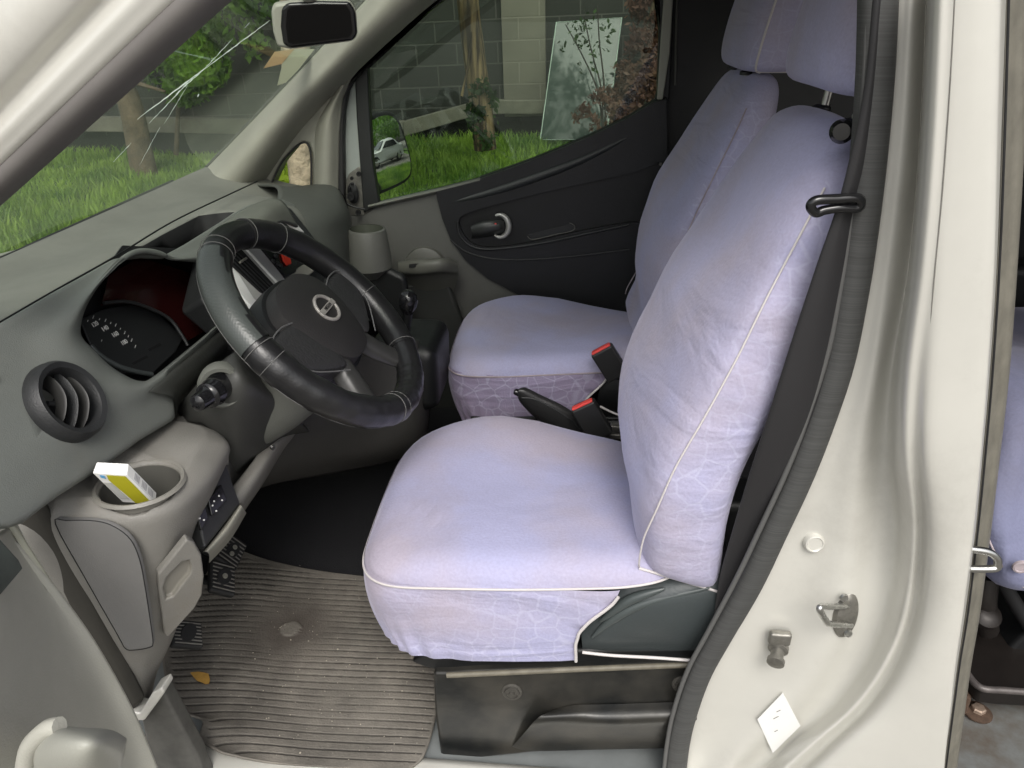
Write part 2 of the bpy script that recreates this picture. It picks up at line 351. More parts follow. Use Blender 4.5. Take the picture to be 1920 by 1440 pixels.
# sill of the driver's door opening
sl_ = [[V(x, .0, .30), V(x, -.005, .38), V(x, .01, .425), V(x, .05, .447), V(x, .11, .447)] for x in (-.9, -.3, .2, .8, 1.75)]
grid('door_sill', sl_, paint, van, n=4, m=2, thick=.012)
# scuff plate, lower left
plate('scuff_plate', [(262, 1340), (300, 1290), (322, 1330), (370, 1420), (400, 1500), (300, 1500), (270, 1380)], yp(.035), .03, mat('scuffed_grey_plate', (.09, .088, .08), .5, var=.4, vscale=20, bump=.4, bscale=40), van, .006)
# door jamb (dark olive hinge pillar) and the near front seal
plate('hinge_pillar', [(-60, 700), (-22, 705), (4, 790), (45, 900), (125, 1045), (265, 1320), (240, 1345), (225, 1330), (120, 1130), (-30, 900), (-80, 820)], yp(.02), .02, mat('jamb', (.045, .042, .034), .6, var=.3), van, .012)
plate('jamb_end_cap', [(236, 1333), (262, 1338), (285, 1300), (303, 1290), (308, 1300), (290, 1325), (270, 1352), (240, 1352)], yp(.018), .03, paint, van, .003)

# ---- near front pillar (top left)
def pil(rows, name, m, n=4, mm=4, thick=.02):
    return grid(name, [[A(a, b, y=c) for a, b, c in r] for r in rows], m, van, n=n, m=mm, thick=thick)
def ln(x0, y0, x1, y1, t): return (x0+(x1-x0)*t, y0+(y1-y0)*t)
rows = []
for t in (-.5, -.25, 0, .25, .5, .75, 1, 1.2):
    r = []
    for (xa, ya, xb, yb, d) in ((-330, 260, 30, -60, .0), (-180, 260, 110, -40, -.004), (-90, 250, 175, -25, .004), (-40, 255, 215, -25, .02), (-20, 268, 262, -20, .010), (0, 280, 300, -15, .013), (0, 310, 335, -8, .020), (0, 340, 372, 0, .045), (0, 358, 398, 0, .08)):
        px, py = ln(xa, ya, xb, yb, t); r.append((px, py, d))
    rows.append(r)
fp = pil(rows, 'front_pillar', [paint])
# dark inner trim face + black seal of the near pillar
rows = []
for t in (-.6, -.25, 0, .25, .5, .75, 1, 1.2):
    r = []
    for (xa, ya, xb, yb, d) in ((0, 322, 350, -12, .030), (0, 332, 362, -6, .026), (0, 350, 384, 0, .040), (0, 366, 408, 0, .09), (0, 366, 408, 0, .12)):
        px, py = ln(xa, ya, xb, yb, t); r.append((px, py, d))
    rows.append(r)
grid('pillar_seal', [[A(a, b, y=c) for a, b, c in r] for r in rows], mat('soft_seal', (.15, .14, .132), .6, var=.2), fp, n=4, m=3, thick=.008)

# ---- centre pillar (B pillar)
PY = [-60, 250, 500, 700, 850, 1000, 1150, 1250, 1330, 1400, 1490]
PC = [
 ([1650, 1630, 1600, 1552, 1497, 1432, 1362, 1308, 1278, 1262, 1250], [.135]*11),
 ([1678, 1653, 1623, 1575, 1520, 1455, 1385, 1331, 1302, 1286, 1272], [.108]*11),
 ([1700, 1678, 1650, 1612, 1570, 1530, 1490, 1440, 1385, 1340, 1290], [.098]*11),
 ([1716, 1700, 1672, 1640, 1612, 1592, 1572, 1525, 1465, 1400, 1320], [.094, .094, .094, .09, .088, .085, .08, .08, .08, .08, .08]),
 ([1736, 1722, 1700, 1664, 1648, 1640, 1616, 1575, 1515, 1440, 1350], [.112, .112, .110, .106, .10, .093, .088, .088, .088, .088, .088]),
 ([1741, 1726, 1705, 1678, 1670, 1678, 1656, 1612, 1552, 1470, 1375], [.105, .105, .10, .096, .09, .084, .080, .080, .080, .080, .080]),
 ([1748, 1733, 1712, 1686, 1680, 1694, 1676, 1634, 1574, 1492, 1395], [.028, .028, .032, .038, .045, .056, .060, .060, .060, .060, .060]),
 ([1762, 1748, 1727, 1702, 1698, 1712, 1696, 1655, 1596, 1515, 1420], [.008, .008, .010, .016, .022, .034, .040, .040, .040, .040, .040]),
 ([1782, 1768, 1747, 1722, 1718, 1728, 1714, 1676, 1620, 1545, 1455], [.005, .005, .006, .012, .020, .036, .044, .044, .044, .044, .044]),
 ([1805, 1792, 1772, 1748, 1738, 1746, 1733, 1700, 1650, 1580, 1490], [.002, .002, .002, .002, .004, .012, .018, .018, .018, .018, .018]),
 ([1840, 1830, 1818, 1802, 1786, 1784, 1768, 1745, 1715, 1680, 1640], [0, 0, 0, 0, 0, .002, .004, .004, .004, .004, .004]),
 ([1872, 1864, 1858, 1846, 1834, 1820, 1801, 1786, 1776, 1766, 1756], [.002]*11),
 ([1882, 1873, 1866, 1853, 1840, 1826, 1807, 1792, 1782, 1772, 1762], [.012]*11),
 ([1889, 1878, 1869, 1856, 1843, 1829, 1810, 1795, 1785, 1775, 1765], [.05]*11),
]
rows = [[A(c[j], PY[j], y=d[j]) for c, d in PC] for j in range(11)]
bp = grid('centre_pillar', rows, [paint, paint2], van, n=5, m=6, thick=.0, fm=None)
tube('press_line', [A(a, b, y=d) for a, b, d in [(1792, -40, .0035), (1782, 150, .0035), (1768, 350, .0035), (1752, 520, .0045), (1742, 640, .006)]], .0006, trim_w, bp, k=6)
# dark/grey edge strip towards the sliding door opening
rows = [[A(a, b, y=.045), A(a+14, b, y=.050), A(a+16+w*.5, b, y=.062), A(a+18+w, b, y=.075), A(a+18+w+2, b, y=.16)] for a, b, w in
        [(1880, -60, 30), (1872, 250, 30), (1862, 500, 26), (1849, 700, 24), (1836, 850, 20), (1822, 1000, 16), (1804, 1150, 14), (1788, 1250, 13), (1778, 1330, 12), (1768, 1400, 12), (1757, 1490, 12)]]
grid('pillar_edge_strip', rows, mat('edge_strip', (.17, .16, .13), .55, var=.3, vscale=30), bp, n=3, m=4, thick=.004)
tube('edge_gap', [A(a+11, b, y=.044) for a, b in [(1882, -60), (1873, 250), (1863, 500), (1850, 700), (1837, 850), (1822, 1000), (1804, 1150), (1788, 1250), (1768, 1400), (1757, 1490)]], .0012, void, bp, k=6)
# ribbed rubber seal
sp = [(1652, -80), (1646, 120), (1632, 300), (1616, 440), (1600, 550), (1575, 680), (1540, 790), (1500, 895), (1452, 1000), (1405, 1100), (1350, 1195), (1312, 1265), (1287, 1335), (1272, 1400), (1262, 1500), (1258, 1560)]
prof = [(-1, -.6), (-1.02, .1), (-.8, .5), (-.3, .75), (.3, .8), (.8, .6), (1.05, .2), (1.1, -.6)]
tube('door_seal', [A(a, b, y=.103) for a, b in sp], lambda t: .0165, rubber, van, ref=(0, -1, 0), prof=prof, n=8)
tube('seal_lip', [A(a, b, y=.098) for a, b in [(1632, -80), (1622, 150), (1606, 320), (1590, 450), (1574, 550), (1552, 660), (1516, 775), (1476, 880), (1428, 985), (1382, 1082), (1330, 1180), (1290, 1255), (1264, 1330), (1250, 1400), (1240, 1500)]], .0035, mat('seal_lip', (.09, .09, .088), .5), van, n=6)
# fittings on the pillar flange
sk = group_empty('door_striker', bp)
c = A(1586, 1152, y=.082)
lathe('striker_plate', [(0, .006), (.6, .006), (.9, .004), (1, 0), (1, -.01)], c, (.25, -1, .1), steel, sk, k=24, sx=.017, sy=.038)
for (a, b) in ((1582, 1120), (1590, 1187)): lathe('screw', [(0, .003), (.005, .003), (.006, 0)], A(a, b, y=.074), (.2, -1, .1), chrome, sk, k=12)
tube('striker_loop', [A(1588, 1136, y=.080), A(1560, 1137, y=.05), A(1541, 1137, y=.03), A(1537, 1143, y=.025), A(1548, 1163, y=.03), A(1557, 1170, y=.04), A(1595, 1172, y=.078)], .0042, chrome, sk, n=5)
st = group_empty('buffer_bolt', bp)
rbox('bolt_bracket', A(1462, 1196, y=.085), (.03, .012, .022), steel, st, bevel=.004)
lathe('bolt_shaft', [(.014, 0), (.014, .006), (.009, .008), (.009, .02), (.012, .022), (.012, .028), (.006, .03), (0, .03)], A(1460, 1212, y=.088), (-.35, -1, -.25), steel, st, k=16)
lathe('pillar_plug', [(0, .002), (.009, .002), (.0105, .0035), (.012, .003), (.0135, 0), (.0135, -.01)], A(1527, 1019, y=.094), (.05, -1, .1), paint, bp, k=24)
stk = plate('paper_sticker', [(1468, 1299), (1501, 1361), (1449, 1412), (1420, 1349)], yp(.079), .0008, white_m, bp, 0)
for i, (a, b, w) in enumerate([(1456, 1335, 16), (1450, 1348, 22), (1452, 1372, 14)]):
    u_ = V(.8, 0, .75).normalized()
    q = A(a, b, y=.0778); prism('sticker_print', [q, q+u_*w*.0004, q+u_*w*.0004+V(.0005, 0, -.0006), q+V(.0005, 0, -.0006)], (0, .0004, 0), trim_w, stk)
tube('sliding_door_catch', [A(1806, 1028, y=.03), A(1850, 1034, y=.03), A(1868, 1045, y=.03), A(1871, 1056, y=.03), A(1864, 1066, y=.03), A(1806, 1066, y=.03)], .0046, chrome, bp, n=6)
for b_ in (1028, 1066): lathe('catch_foot', [(.008, 0), (.008, .006), (.005, .008)], A(1804, b_, y=.03), (1, -.1, 0), steel, bp, k=14)
rbox('pillar_clip', A(1768, 1262, y=.02), (.008, .012, .02), white_m, bp, bevel=.002)

# ---- seat belt
sb = group_empty('seat_belt', van)
bl = [(1640, -60, 1668), (1622, 150, 1650), (1592, 300, 1632), (1568, 390, 1604), (1530, 500, 1588), (1484, 640, 1562), (1440, 780, 1530), (1405, 890, 1490), (1372, 1000, 1448), (1350, 1080, 1412), (1338, 1160, 1370), (1334, 1220, 1350)]
def by(b): return .030*max(0, min(1, (b-850)/200))
rows = [[A(a, b, y=.092+by(b)), A((a+c_)/2, b, y=.089+by(b)), A(c_+8, b, y=.100+by(b))] for a, b, c_ in bl]
grid('belt_webbing', rows, belt_m, sb, n=3, m=5, thick=.0014)
tube('belt_guide', [A(1610, 372, y=.080), A(1570, 373, y=.078), A(1530, 376, y=.076), A(1520, 388, y=.076), A(1530, 399, y=.078), A(1546, 394, y=.080), A(1575, 390, y=.081), A(1610, 389, y=.083)], .0052, gloss, sb, closed=True, n=5)
tube('belt_stem', [A(1590, 395, y=.13), A(1578, 440, y=.135), A(1572, 560, y=.14)], .006, trim_w, sb)
# inner pillar trim behind belt
plate('pillar_inner_trim', [(1650, -80), (1750, -80), (1740, 400), (1700, 800), (1560, 1060), (1430, 1250), (1330, 1380), (1325, 1230), (1420, 1060), (1520, 800), (1600, 450)], yp(.15), .05, dark, van, .01)

# ---- far front pillar with quarter window, far door frame
q = cut(plate('far_front_pillar', [(355, 345), (440, 262), (560, 133), (682, 0), (760, -85), (930, -85), (815, 2), (752, 52), (690, 108), (655, 150), (640, 185), (634, 250), (632, 362), (560, 366), (480, 350), (400, 345)], yp(1.36), .07, trim_l, van, 0),
        [prism('c', [A(a, b, y=1.36)-V(0, .04, 0) for a, b in [(500, 362), (524, 310), (550, 278), (566, 267), (578, 269), (584, 290), (585, 330), (584, 366), (520, 366)]], (0, .2, 0), trim_l)])
bev(q, .014, 4)
# shaded inner curve of the pillar (rounded trim body proud of the plate)
grid('pillar_trim', [[A(a, b, y=c) for a, b, c in r] for r in [
    [(350, 350, 1.34), (390, 352, 1.25), (440, 360, 1.26), (476, 372, 1.36)],
    [(470, 227, 1.34), (503, 232, 1.26), (540, 238, 1.28), (562, 246, 1.36)],
    [(580, 110, 1.34), (618, 112, 1.27), (652, 118, 1.29), (672, 132, 1.36)],
    [(682, 0, 1.34), (720, 0, 1.28), (770, 4, 1.30), (808, 8, 1.36)],
    [(760, -85, 1.34), (800, -85, 1.28), (880, -85, 1.30), (920, -85, 1.36)]]], trim_l, q, n=6, m=6)
grid('mullion_trim', [[A(a, b, y=c) for a, b, c in r] for r in [
    [(588, 372, 1.365), (600, 372, 1.34), (615, 372, 1.34), (632, 372, 1.365)],
    [(588, 290, 1.365), (602, 290, 1.335), (618, 290, 1.335), (634, 290, 1.365)],
    [(592, 232, 1.365), (610, 222, 1.335), (622, 215, 1.335), (638, 205, 1.365)],
    [(630, 165, 1.37), (640, 160, 1.35), (646, 158, 1.35), (655, 150, 1.37)]]], trim_l, q, n=5, m=5)
plate('quarter_window', [(495, 362), (520, 305), (550, 272), (580, 262), (592, 285), (592, 366)], yp(1.40), .004, glass('quarter_glass', (.95, .95, .9), .03), van, 0)
tube('quarter_seal', [A(a, b, y=1.352) for a, b in [(503, 358), (526, 308), (550, 280), (566, 268), (577, 270), (583, 290), (584, 330), (583, 360)]], .003, rubber2, q, n=5)

# ---- passenger door
pd_ = group_empty('passenger_door', van)
fr_m = mat('door_frame_black', (.012, .013, .013), .5, bump=.2)
plate('window_seal', [(640, 168), (655, 146), (700, 100), (760, 48), (830, -10), (900, -70), (1000, -80), (860, -20), (790, 32), (715, 92), (668, 140), (652, 172), (645, 210), (643, 260), (645, 380), (628, 380), (631, 250), (633, 200)], yp(1.375), .03, rubber2, pd_, .006)
plate('frame_panel', [(644, 190), (655, 160), (668, 138), (680, 128), (690, 260), (700, 400), (645, 400)], yp(1.405), .03, mat('door_inner_metal', (.33, .36, .34), .45, .2, var=.1), pd_, .004)
plate('division_bar', [(664, 128), (688, 108), (692, 200), (698, 300), (711, 388), (681, 400), (676, 330), (668, 220)], yp(1.392), .03, fr_m, pd_, .005)
# mirror mounting bracket seen where its cover is missing
br = plate('mirror_bracket', [(645, 345), (655, 325), (672, 313), (688, 312), (692, 345), (697, 395), (680, 405), (645, 404)], yp(1.398), .01, steel, pd_, .003)
lathe('bracket_recess', [(0, .003), (.8, .003), (1, 0)], A(662, 362, y=1.386), (0, -1, 0), darker, br, k=20, sx=.016, sy=.03)
for a, b, r in ((673, 326, .007), (660, 334, .005), (661, 345, .004), (658, 368, .012), (672, 398, .008), (655, 352, .004)):
    lathe('bracket_bolt', [(0, .002), (r*.5, .002), (r*.55, .006), (r*.9, .006), (r, 0)], A(a, b, y=1.381), (0, -1, 0), void, br, k=16)
tube('bracket_cable', [A(a, b, y=1.372) for a, b in [(640, 372), (655, 384), (672, 390), (684, 392)]], .003, darker, br)
# trim
waist = [(690, 386), (760, 370), (817, 357), (900, 336), (985, 306), (1060, 276), (1120, 250), (1180, 220), (1225, 192), (1250, 186)]
tr = plate('door_trim', [(620, 420), (650, 402)]+waist+[(1258, 640), (1230, 700), (900, 860), (700, 760), (600, 600)], yp(1.40), .05, mat('door_trim_grey', (.10, .10, .092), .5, bump=.25, bscale=500, var=.15, vscale=9), pd_, .012)
grid('waist_roll', [[A(a, b+8, y=1.402), A(a, b+3, y=1.385), A(a, b-1, y=1.388), A(a, b-3, y=1.41)] for a, b in waist[:4]], mat('waist_grey', (.14, .145, .125), .5, var=.12), tr, n=4, m=5)
bk = plate('armrest_panel', waist[2:]+[(1254, 640), (1090, 625), (1010, 575), (965, 549), (915, 523), (872, 487), (845, 450), (829, 410), (819, 372)], yp(1.385), .03, mat('door_black_panel', (.009, .0095, .011), .4, bump=.3, bscale=400, var=.2), pd_, 0)
cut(bk, [prism('c', [A(p_.x, p_.y, y=1.36) for p_ in cr([V(*k, 0) for k in [(858, 418), (880, 402), (940, 385), (1040, 360), (1180, 330), (1262, 310), (1262, 415), (1180, 422), (1080, 440), (980, 462), (905, 468), (872, 452)]], 5, True)], (0, .04, 0), darker)])
bev(bk, .006, 4)
plate('recess_back', [(850, 405), (900, 385), (1180, 320), (1258, 300), (1258, 430), (900, 478), (855, 450)], yp(1.3985), .004, darker, bk, .0005)
mk = darker
tube('recess_lip', [A(a, b, y=1.383) for a, b in [(857, 415), (862, 440), (878, 458), (905, 467), (950, 465), (1020, 455), (1100, 438), (1180, 421)]], .004, dark, bk)
tube('panel_ridge', [A(a, b, y=1.384) for a, b in [(845, 450), (870, 470), (905, 482), (950, 487), (1010, 486), (1090, 479), (1180, 468)]], .0028, dark, bk)
tube('upper_roll', [A(a, b, y=1.392) for a, b in [(835, 382), (920, 360), (1010, 330), (1100, 295), (1200, 245)]], lambda t: .003+.011*math.sin(math.pi*t)**.7, mat('upper_roll', (.022, .025, .024), .4, bump=.2), bk, k=20)
plate('grab_slot', [(990, 440), (1068, 421), (1078, 426), (1072, 434), (1000, 449)], yp(1.3975), .004, dark, bk, .001)
tube('slot_rim', [A(a, b, y=1.396) for a, b in [(989, 443), (1000, 449), (1040, 440), (1072, 433), (1078, 424), (1068, 418)]], .0015, trim_m, bk)
hd = group_empty('inner_door_handle', pd_)
hc = A(937, 423, y=1.388)
u_, v_, n_ = basis((0, -1, 0))
ring = [hc+u_*math.cos(a)*.026+v_*math.sin(a)*.032+n_*.004 for a in [R(k) for k in range(-125, 130, 15)]]
tube('handle_ring', ring, lambda t: .0035+.005*math.sin(math.pi*min(1, max(0, t))), mat('handle_silver', (.5, .5, .47), .35, .5), hd, n=3, k=12)
grid('handle_lever', [[A(a, b, y=c) for a, b, c in r] for r in [
    [(882, 428, 1.395), (882, 424, 1.37), (884, 436, 1.365), (884, 448, 1.395)],
    [(905, 418, 1.395), (905, 416, 1.36), (906, 436, 1.355), (906, 446, 1.395)],
    [(935, 414, 1.395), (935, 414, 1.365), (936, 430, 1.36), (936, 440, 1.395)],
    [(945, 416, 1.40), (945, 416, 1.38), (946, 430, 1.38), (946, 438, 1.40)]]], mat('lever', (.04, .042, .04), .35), hd, n=4, m=4)
lathe('lock_knob', [(.009, 0), (.009, .012), (.006, .014), (0, .014)], A(928, 424, y=1.372), (0, -1, 0), gloss, hd, k=16)
plate('lock_mark', [(927, 419), (931, 418), (930, 427), (926, 427)], yp(1.3565), .001, red_m, hd, 0)
plate('window_glass', [(688, 100), (700, 390), (760, 374), (985, 312), (1120, 258), (1240, 196), (1248, -95), (900, -95), (760, 40)], yp(1.425), .004, glass_sd, pd_, 0)
plate('rear_window_frame', [(1212, -95), (1230, -95), (1236, 60), (1232, 170), (1226, 196), (1255, 188), (1262, 60), (1270, -95)], yp(1.41), .03, fr_m, pd_, .004)
grid('waist_curve_frame', [[A(a, b+1, y=1.40), A(a, b-3, y=1.405), A(a, b-6, y=1.42)] for a, b in waist[3:]], fr_m, pd_, n=3, m=4)
# far centre pillar
plate('far_centre_pillar', [(1245, -95), (1700, -95), (1500, 300), (1260, 640), (1240, 640), (1248, 190)], yp(1.46), .05, darker, van, .004)
plate('far_door_seal', [(1252, -95), (1268, -95), (1256, 100), (1243, 187), (1232, 187), (1240, 60)], yp(1.398), .012, mat('far_seal_beige', (.3, .3, .25), .5), van, .003)
tube('far_seal_lip', [A(a, b, y=1.395) for a, b in [(1246, 190), (1244, 260), (1238, 310)]], .004, trim_w, van)
tube('trim_seam', [A(a, b, y=1.45) for a, b in [(1272, -80), (1268, 60), (1266, 160)]], .003, trim_m, van)

# ---- far exterior mirror
em = group_empty('side_mirror', van)
mp_ = [(693, 238), (700, 224), (716, 217), (734, 219), (746, 236), (756, 265), (766, 300), (767, 322), (757, 336), (730, 350), (712, 355), (703, 330)]
mn = V(1.2, -.73, .12).normalized(); mc = A(730, 285, y=1.66); mpl = (mn, mc.dot(mn))
o1 = plate('mirror_housing', [(686, 232), (696, 216), (716, 209), (738, 211), (752, 230), (763, 262), (772, 298), (773, 326), (761, 342), (732, 357), (706, 364), (694, 330)], mpl, .08, rubber2, em, .012, curve=3, off=-.003)
oc = [A(p_.x, p_.y, pl=mpl, off=.002) for p_ in cr([V(a, b, 0) for a, b in mp_], 4, True)]; mcc = sum(oc, Vector())/len(oc)
rows = []
for k_ in (1, .9, .8, .7, .6, .5, .4, .3, .2, .1, .02):
    rows.append([mcc+(q_-mcc)*k_+mn*(.010-(((q_-mcc)*k_).length**2)/(2*1.1)) for q_ in oc])
grid('mirror_glass', rows, mirror_m, em, cu=True, capb=True)
tube('mirror_arm', [A(694, 350, y=1.50), A(705, 352, y=1.62), A(715, 340, y=1.7)], .02, rubber2, em)

# ---- windscreen
ws = grid('windscreen', [[V(-.30, .06, 1.765), V(-.34, .4, 1.775), V(-.36, .7, 1.78), V(-.34, 1.0, 1.775), V(-.30, 1.36, 1.765)],
    [V(-.68, .04, 1.46), V(-.71, .4, 1.465), V(-.72, .7, 1.468), V(-.71, 1.0, 1.465), V(-.66, 1.37, 1.46)],
    [V(-1.05, .03, 1.14), V(-1.06, .4, 1.145), V(-1.07, .7, 1.145), V(-1.06, 1.0, 1.145), V(-1.05, 1.38, 1.14)]], glass_ws, van, n=4, m=6)
WSP = (V(.66, 0, .75).normalized(), V(-.70, 0, 1.455).dot(V(.66, 0, .75).normalized()))
crk = mat('crack', (.75, .85, .78), .3, spec=.8)
cr_ = group_empty('windscreen_cracks', ws)
def crack(a, b, w0, w1, seed):
    random.seed(seed); n = 18; L = []; Rr = []
    dx, dy = b[0]-a[0], b[1]-a[1]; l = math.hypot(dx, dy); nx, ny = -dy/l, dx/l
    for i in range(n+1):
        t = i/n; w = (w0+(w1-w0)*t)*(.35+.65*random.random())*math.sin(math.pi*min(1, t*.94+.05))**.4
        j = random.uniform(-.5, .5); x, y = a[0]+dx*t+nx*j, a[1]+dy*t+ny*j
        L.append(A(x-nx*w, y-ny*w, pl=WSP, off=.006)); Rr.append(A(x+nx*w, y+ny*w, pl=WSP, off=.006))
    o = mesh('crack', L+Rr, [(i, i+1, n+2+i, n+1+i) for i in range(n)], crk, cr_, smooth=False); solid(o, .001)
crack((506, 38), (382, 130), .9, 1.6, 1); crack((437, 72), (382, 130), .6, 1.0, 2); crack((384, 128), (258, 223), 1.9, .8, 3)
crack((384, 128), (330, 176), 1.6, .8, 4); crack((352, 155), (280, 231), .9, .6, 5); crack((352, 160), (308, 232), .5, .4, 6)
crack((300, 238), (262, 309), .5, .3, 7); crack((246, 268), (213, 303), .6, .5, 8); crack((468, 42), (459, 52), .7, .5, 9); crack((373, 176), (371, 181), .7, .7, 10)
plate('brown_sticker', [(494, 128), (515, 97), (552, 92), (528, 120)], WSP, .0008, mat('kraft', (.32, .22, .11), .7), ws, 0, off=.004)
plate('clear_sticker', [(530, 118), (552, 92), (590, 92), (560, 130), (536, 155), (520, 160)], WSP, .0006, mat('sticker_pale', (.3, .31, .22), .6), ws, 0, off=.003)
tube('windscreen_base_seal', [A(a, b, z=1.148) for a, b in [(-60, 516), (0, 490), (180, 415), (300, 364), (345, 343), (372, 328)]], .008, rubber2, ws, n=5)
tube('windscreen_side_seal', [A(a, b, y=1.335) for a, b in [(366, 337), (400, 300), (470, 227), (560, 131), (620, 66), (682, 0), (740, -62)]], .0045, rubber2, ws, n=4)
tube('wiper_arm', [V(-1.13, .7, 1.12), V(-1.11, 1.0, 1.13), V(-1.10, 1.28, 1.135)], .006, rubber2, van)

# ---- interior mirror
im = group_empty('rear_view_mirror', van)
imn = V(.30, -1, -.16).normalized(); imc = A(590, 45, y=.72); impl = (imn, imc.dot(imn))
plate('mirror_shell', [(508, 20), (514, 8), (560, 2), (655, 3), (668, 20), (671, 66), (662, 78), (545, 93), (520, 88), (512, 60)], impl, .028, mat('mirror_shell', (.33, .33, .28), .5), im, .01, off=-.006)
plate('mirror_frame', [(528, 16), (540, 6), (600, 3), (655, 4), (666, 20), (670, 64), (662, 76), (600, 84), (545, 91), (531, 84), (526, 50)], impl, .012, gloss, im, .005)
plate('mirror_glass', [(538, 20), (546, 12), (600, 8), (648, 9), (657, 22), (661, 60), (654, 70), (600, 77), (548, 83), (540, 78), (536, 50)], impl, .002, mat('dim_mirror', (.025, .025, .026), .08, 1), im, 0, off=.0025)
tube('mirror_stalk', [A(585, 10, y=.74), A(570, -30, y=.70), A(560, -70, y=.66)], .012, trim_l, im)

# ================================================================= DASHBOARD
db = group_empty('dashboard', van)
FN = V(.88, 0, .48).normalized(); FC = -.053; FP = (FN, FC)
# core body: section lofted across the van
def sec(y):
    k = 1-((y-.7)/.7)**2
    b = .02*k
    c = .06*max(0, min(1, (y-1.0)/.2))
    b -= .05*max(0, min(1, (.62-y)/.08))
    return [V(-1.06, y, 1.132), V(-.95, y, 1.155), V(-.84+b*.3, y, 1.168-c*.8), V(-.76+b, y, 1.165-c), V(-.70+b, y, 1.145-c), V(-.665+b, y, 1.11-c), V(-.65+b, y, 1.04), V(-.655+b, y, .95), V(-.70, y, .84), V(-.85, y, .80), V(-1.03, y, .80)]
core = grid('dash_top', [sec(y) for y in (.045, .2, .4, .6, .8, 1.0, 1.2, 1.30, 1.385)], mat('dash_top_grey', (.185, .187, .165), .6, bump=.25, bscale=500, var=.14, vscale=8), db, n=5, m=3, cu=True, capa=True, capb=True)
TR = [(214, 476), (300, 427), (370, 393), (384, 394), (440, 397), (420, 410), (345, 458), (302, 480), (262, 482)]
DT = (V(.25, 0, 1).normalized(), V(-.75, 0, 1.19).dot(V(.25, 0, 1).normalized()))
tc_ = prism('c', [A(a, b, pl=DT, off=-.02)+V(0, 0, .06) for a, b in TR], (0, 0, -.17), void)

core.data.materials.append(mat('tray_black', (.012, .012, .012), .5))
cut(core, [tc_])
plate('tray_mat', [(230, 474), (300, 436), (372, 398), (380, 405), (345, 450), (302, 474)], DT, .004, void, db, .001, off=-.075)
tube('dash_crease', [A(a, b, pl=DT, off=-.002) for a, b in [(-40, 628), (0, 604), (100, 546), (214, 482), (300, 429), (352, 401), (420, 369), (482, 340)]], .0015, darker, core, n=4)

# driver fascia
fo = [(-70, 640), (-10, 612), (100, 548), (215, 485), (262, 480), (302, 482), (345, 459), (420, 412), (455, 388), (520, 372), (560, 385), (600, 430), (575, 470), (520, 560), (470, 600), (420, 622), (418, 645), (340, 722), (326, 736), (328, 786), (262, 825), (190, 878), (100, 935), (30, 990), (-60, 990), (-110, 800)]
cav = [(151, 619), (158, 585), (176, 550), (205, 512), (232, 484), (262, 470), (298, 474), (325, 488), (365, 492), (410, 500), (450, 545), (420, 602), (402, 614), (292, 703), (262, 714), (233, 703), (204, 684), (175, 655), (157, 637)]
n_c = len(cav); q2 = [(285+(a-285)*(1.03 if a < 285 else 1.4), 600+(b-600)*1.05) for a, b in cav]
cc = mesh('c', [A(a, b, pl=FP, off=.05) for a, b in q2]+[A(a, b, pl=FP, off=-.15) for a, b in q2], [tuple(range(n_c)), tuple(range(2*n_c-1, n_c-1, -1))]+[(i, (i+1) % n_c, n_c+(i+1) % n_c, n_c+i) for i in range(n_c)], void)
cut(core, [cc])
def hit(poly, cx_, cy_, th):
    dx, dy = math.cos(th), math.sin(th); best = None
    for i in range(len(poly)):
        (x1, y1), (x2, y2) = poly[i-1], poly[i]; ex, ey = x2-x1, y2-y1; dn = dx*ey-dy*ex
        if abs(dn) < 1e-9: continue
        t_ = ((x1-cx_)*ey-(y1-cy_)*ex)/dn; q_ = ((x1-cx_)*dy-(y1-cy_)*dx)/dn
        if t_ > 0 and 0 <= q_ <= 1 and (best is None or t_ < best): best = t_
    return cx_+dx*best, cy_+dy*best
cvs = [(p_.x, p_.y) for p_ in cr([V(a, b, 0) for a, b in cav], 5, True)]
rows = []
NA = 150
for t_, off in ((0, -.09), (0, -.03), (0, -.002), (.035, .009), (.10, .014), (.22, .011), (.42, .003), (.7, -.001), (.93, -.004), (1, -.014), (1, -.05)):
    r_ = []
    for i in range(NA):
        th = 2*math.pi*i/NA; p0_ = hit(cvs, 285, 600, th); p1_ = hit(fo, 285, 600, th)
        rd = math.exp(-((th-math.pi*.15)/.5)**2)
        r_.append(A(p0_[0]+(p1_[0]-p0_[0])*t_, p0_[1]+(p1_[1]-p0_[1])*t_, pl=FP, off=off))
    rows.append(r_)
fa = grid('instrument_fascia', rows, [fascia_m, void], db, cu=True, m=3, n=1)
for i, p_ in enumerate(fa.data.polygons): p_.material_index = 1 if i < NA*6 else 0
solid(fa, .004, -1); apply(fa)
vc = A(116, 757, pl=FP)
cut(fa, [lathe('c', [(.043, .05), (.043, -.07)], vc, FN, void)])
# cluster
cl = group_empty('instrument_cluster', db)
plate('cluster_backing', [(130, 600), (230, 460), (420, 470), (480, 560), (400, 640), (290, 725), (200, 700)], FP, .004, void, cl, 0, off=-.082)
GP = (FN, FC-.066)
plate('gauge_face', [(150, 600), (178, 585), (210, 575), (262, 570), (300, 590), (345, 632), (330, 660), (285, 702), (230, 700), (180, 668)], GP, .004, mat('gauge_face', (.022, .023, .024), .35), cl, .002)
lens = mat('tinted_lens', (.04, .004, .004), .12)
t, p = nodes(lens); p.inputs['Base Color'].default_value = (.022, .004, .004, 1)
plate('gauge_lens', [(190, 572), (205, 515), (262, 482), (340, 506), (420, 540), (440, 590), (400, 612), (350, 640), (330, 605), (290, 583), (240, 568)], FP, .002, lens, cl, 0, off=-.05)
tube('lens_rim', [A(a, b, pl=FP, off=-.046) for a, b in [(195, 568), (240, 566), (285, 580), (320, 600), (345, 635), (352, 648)]], .003, dark, cl)
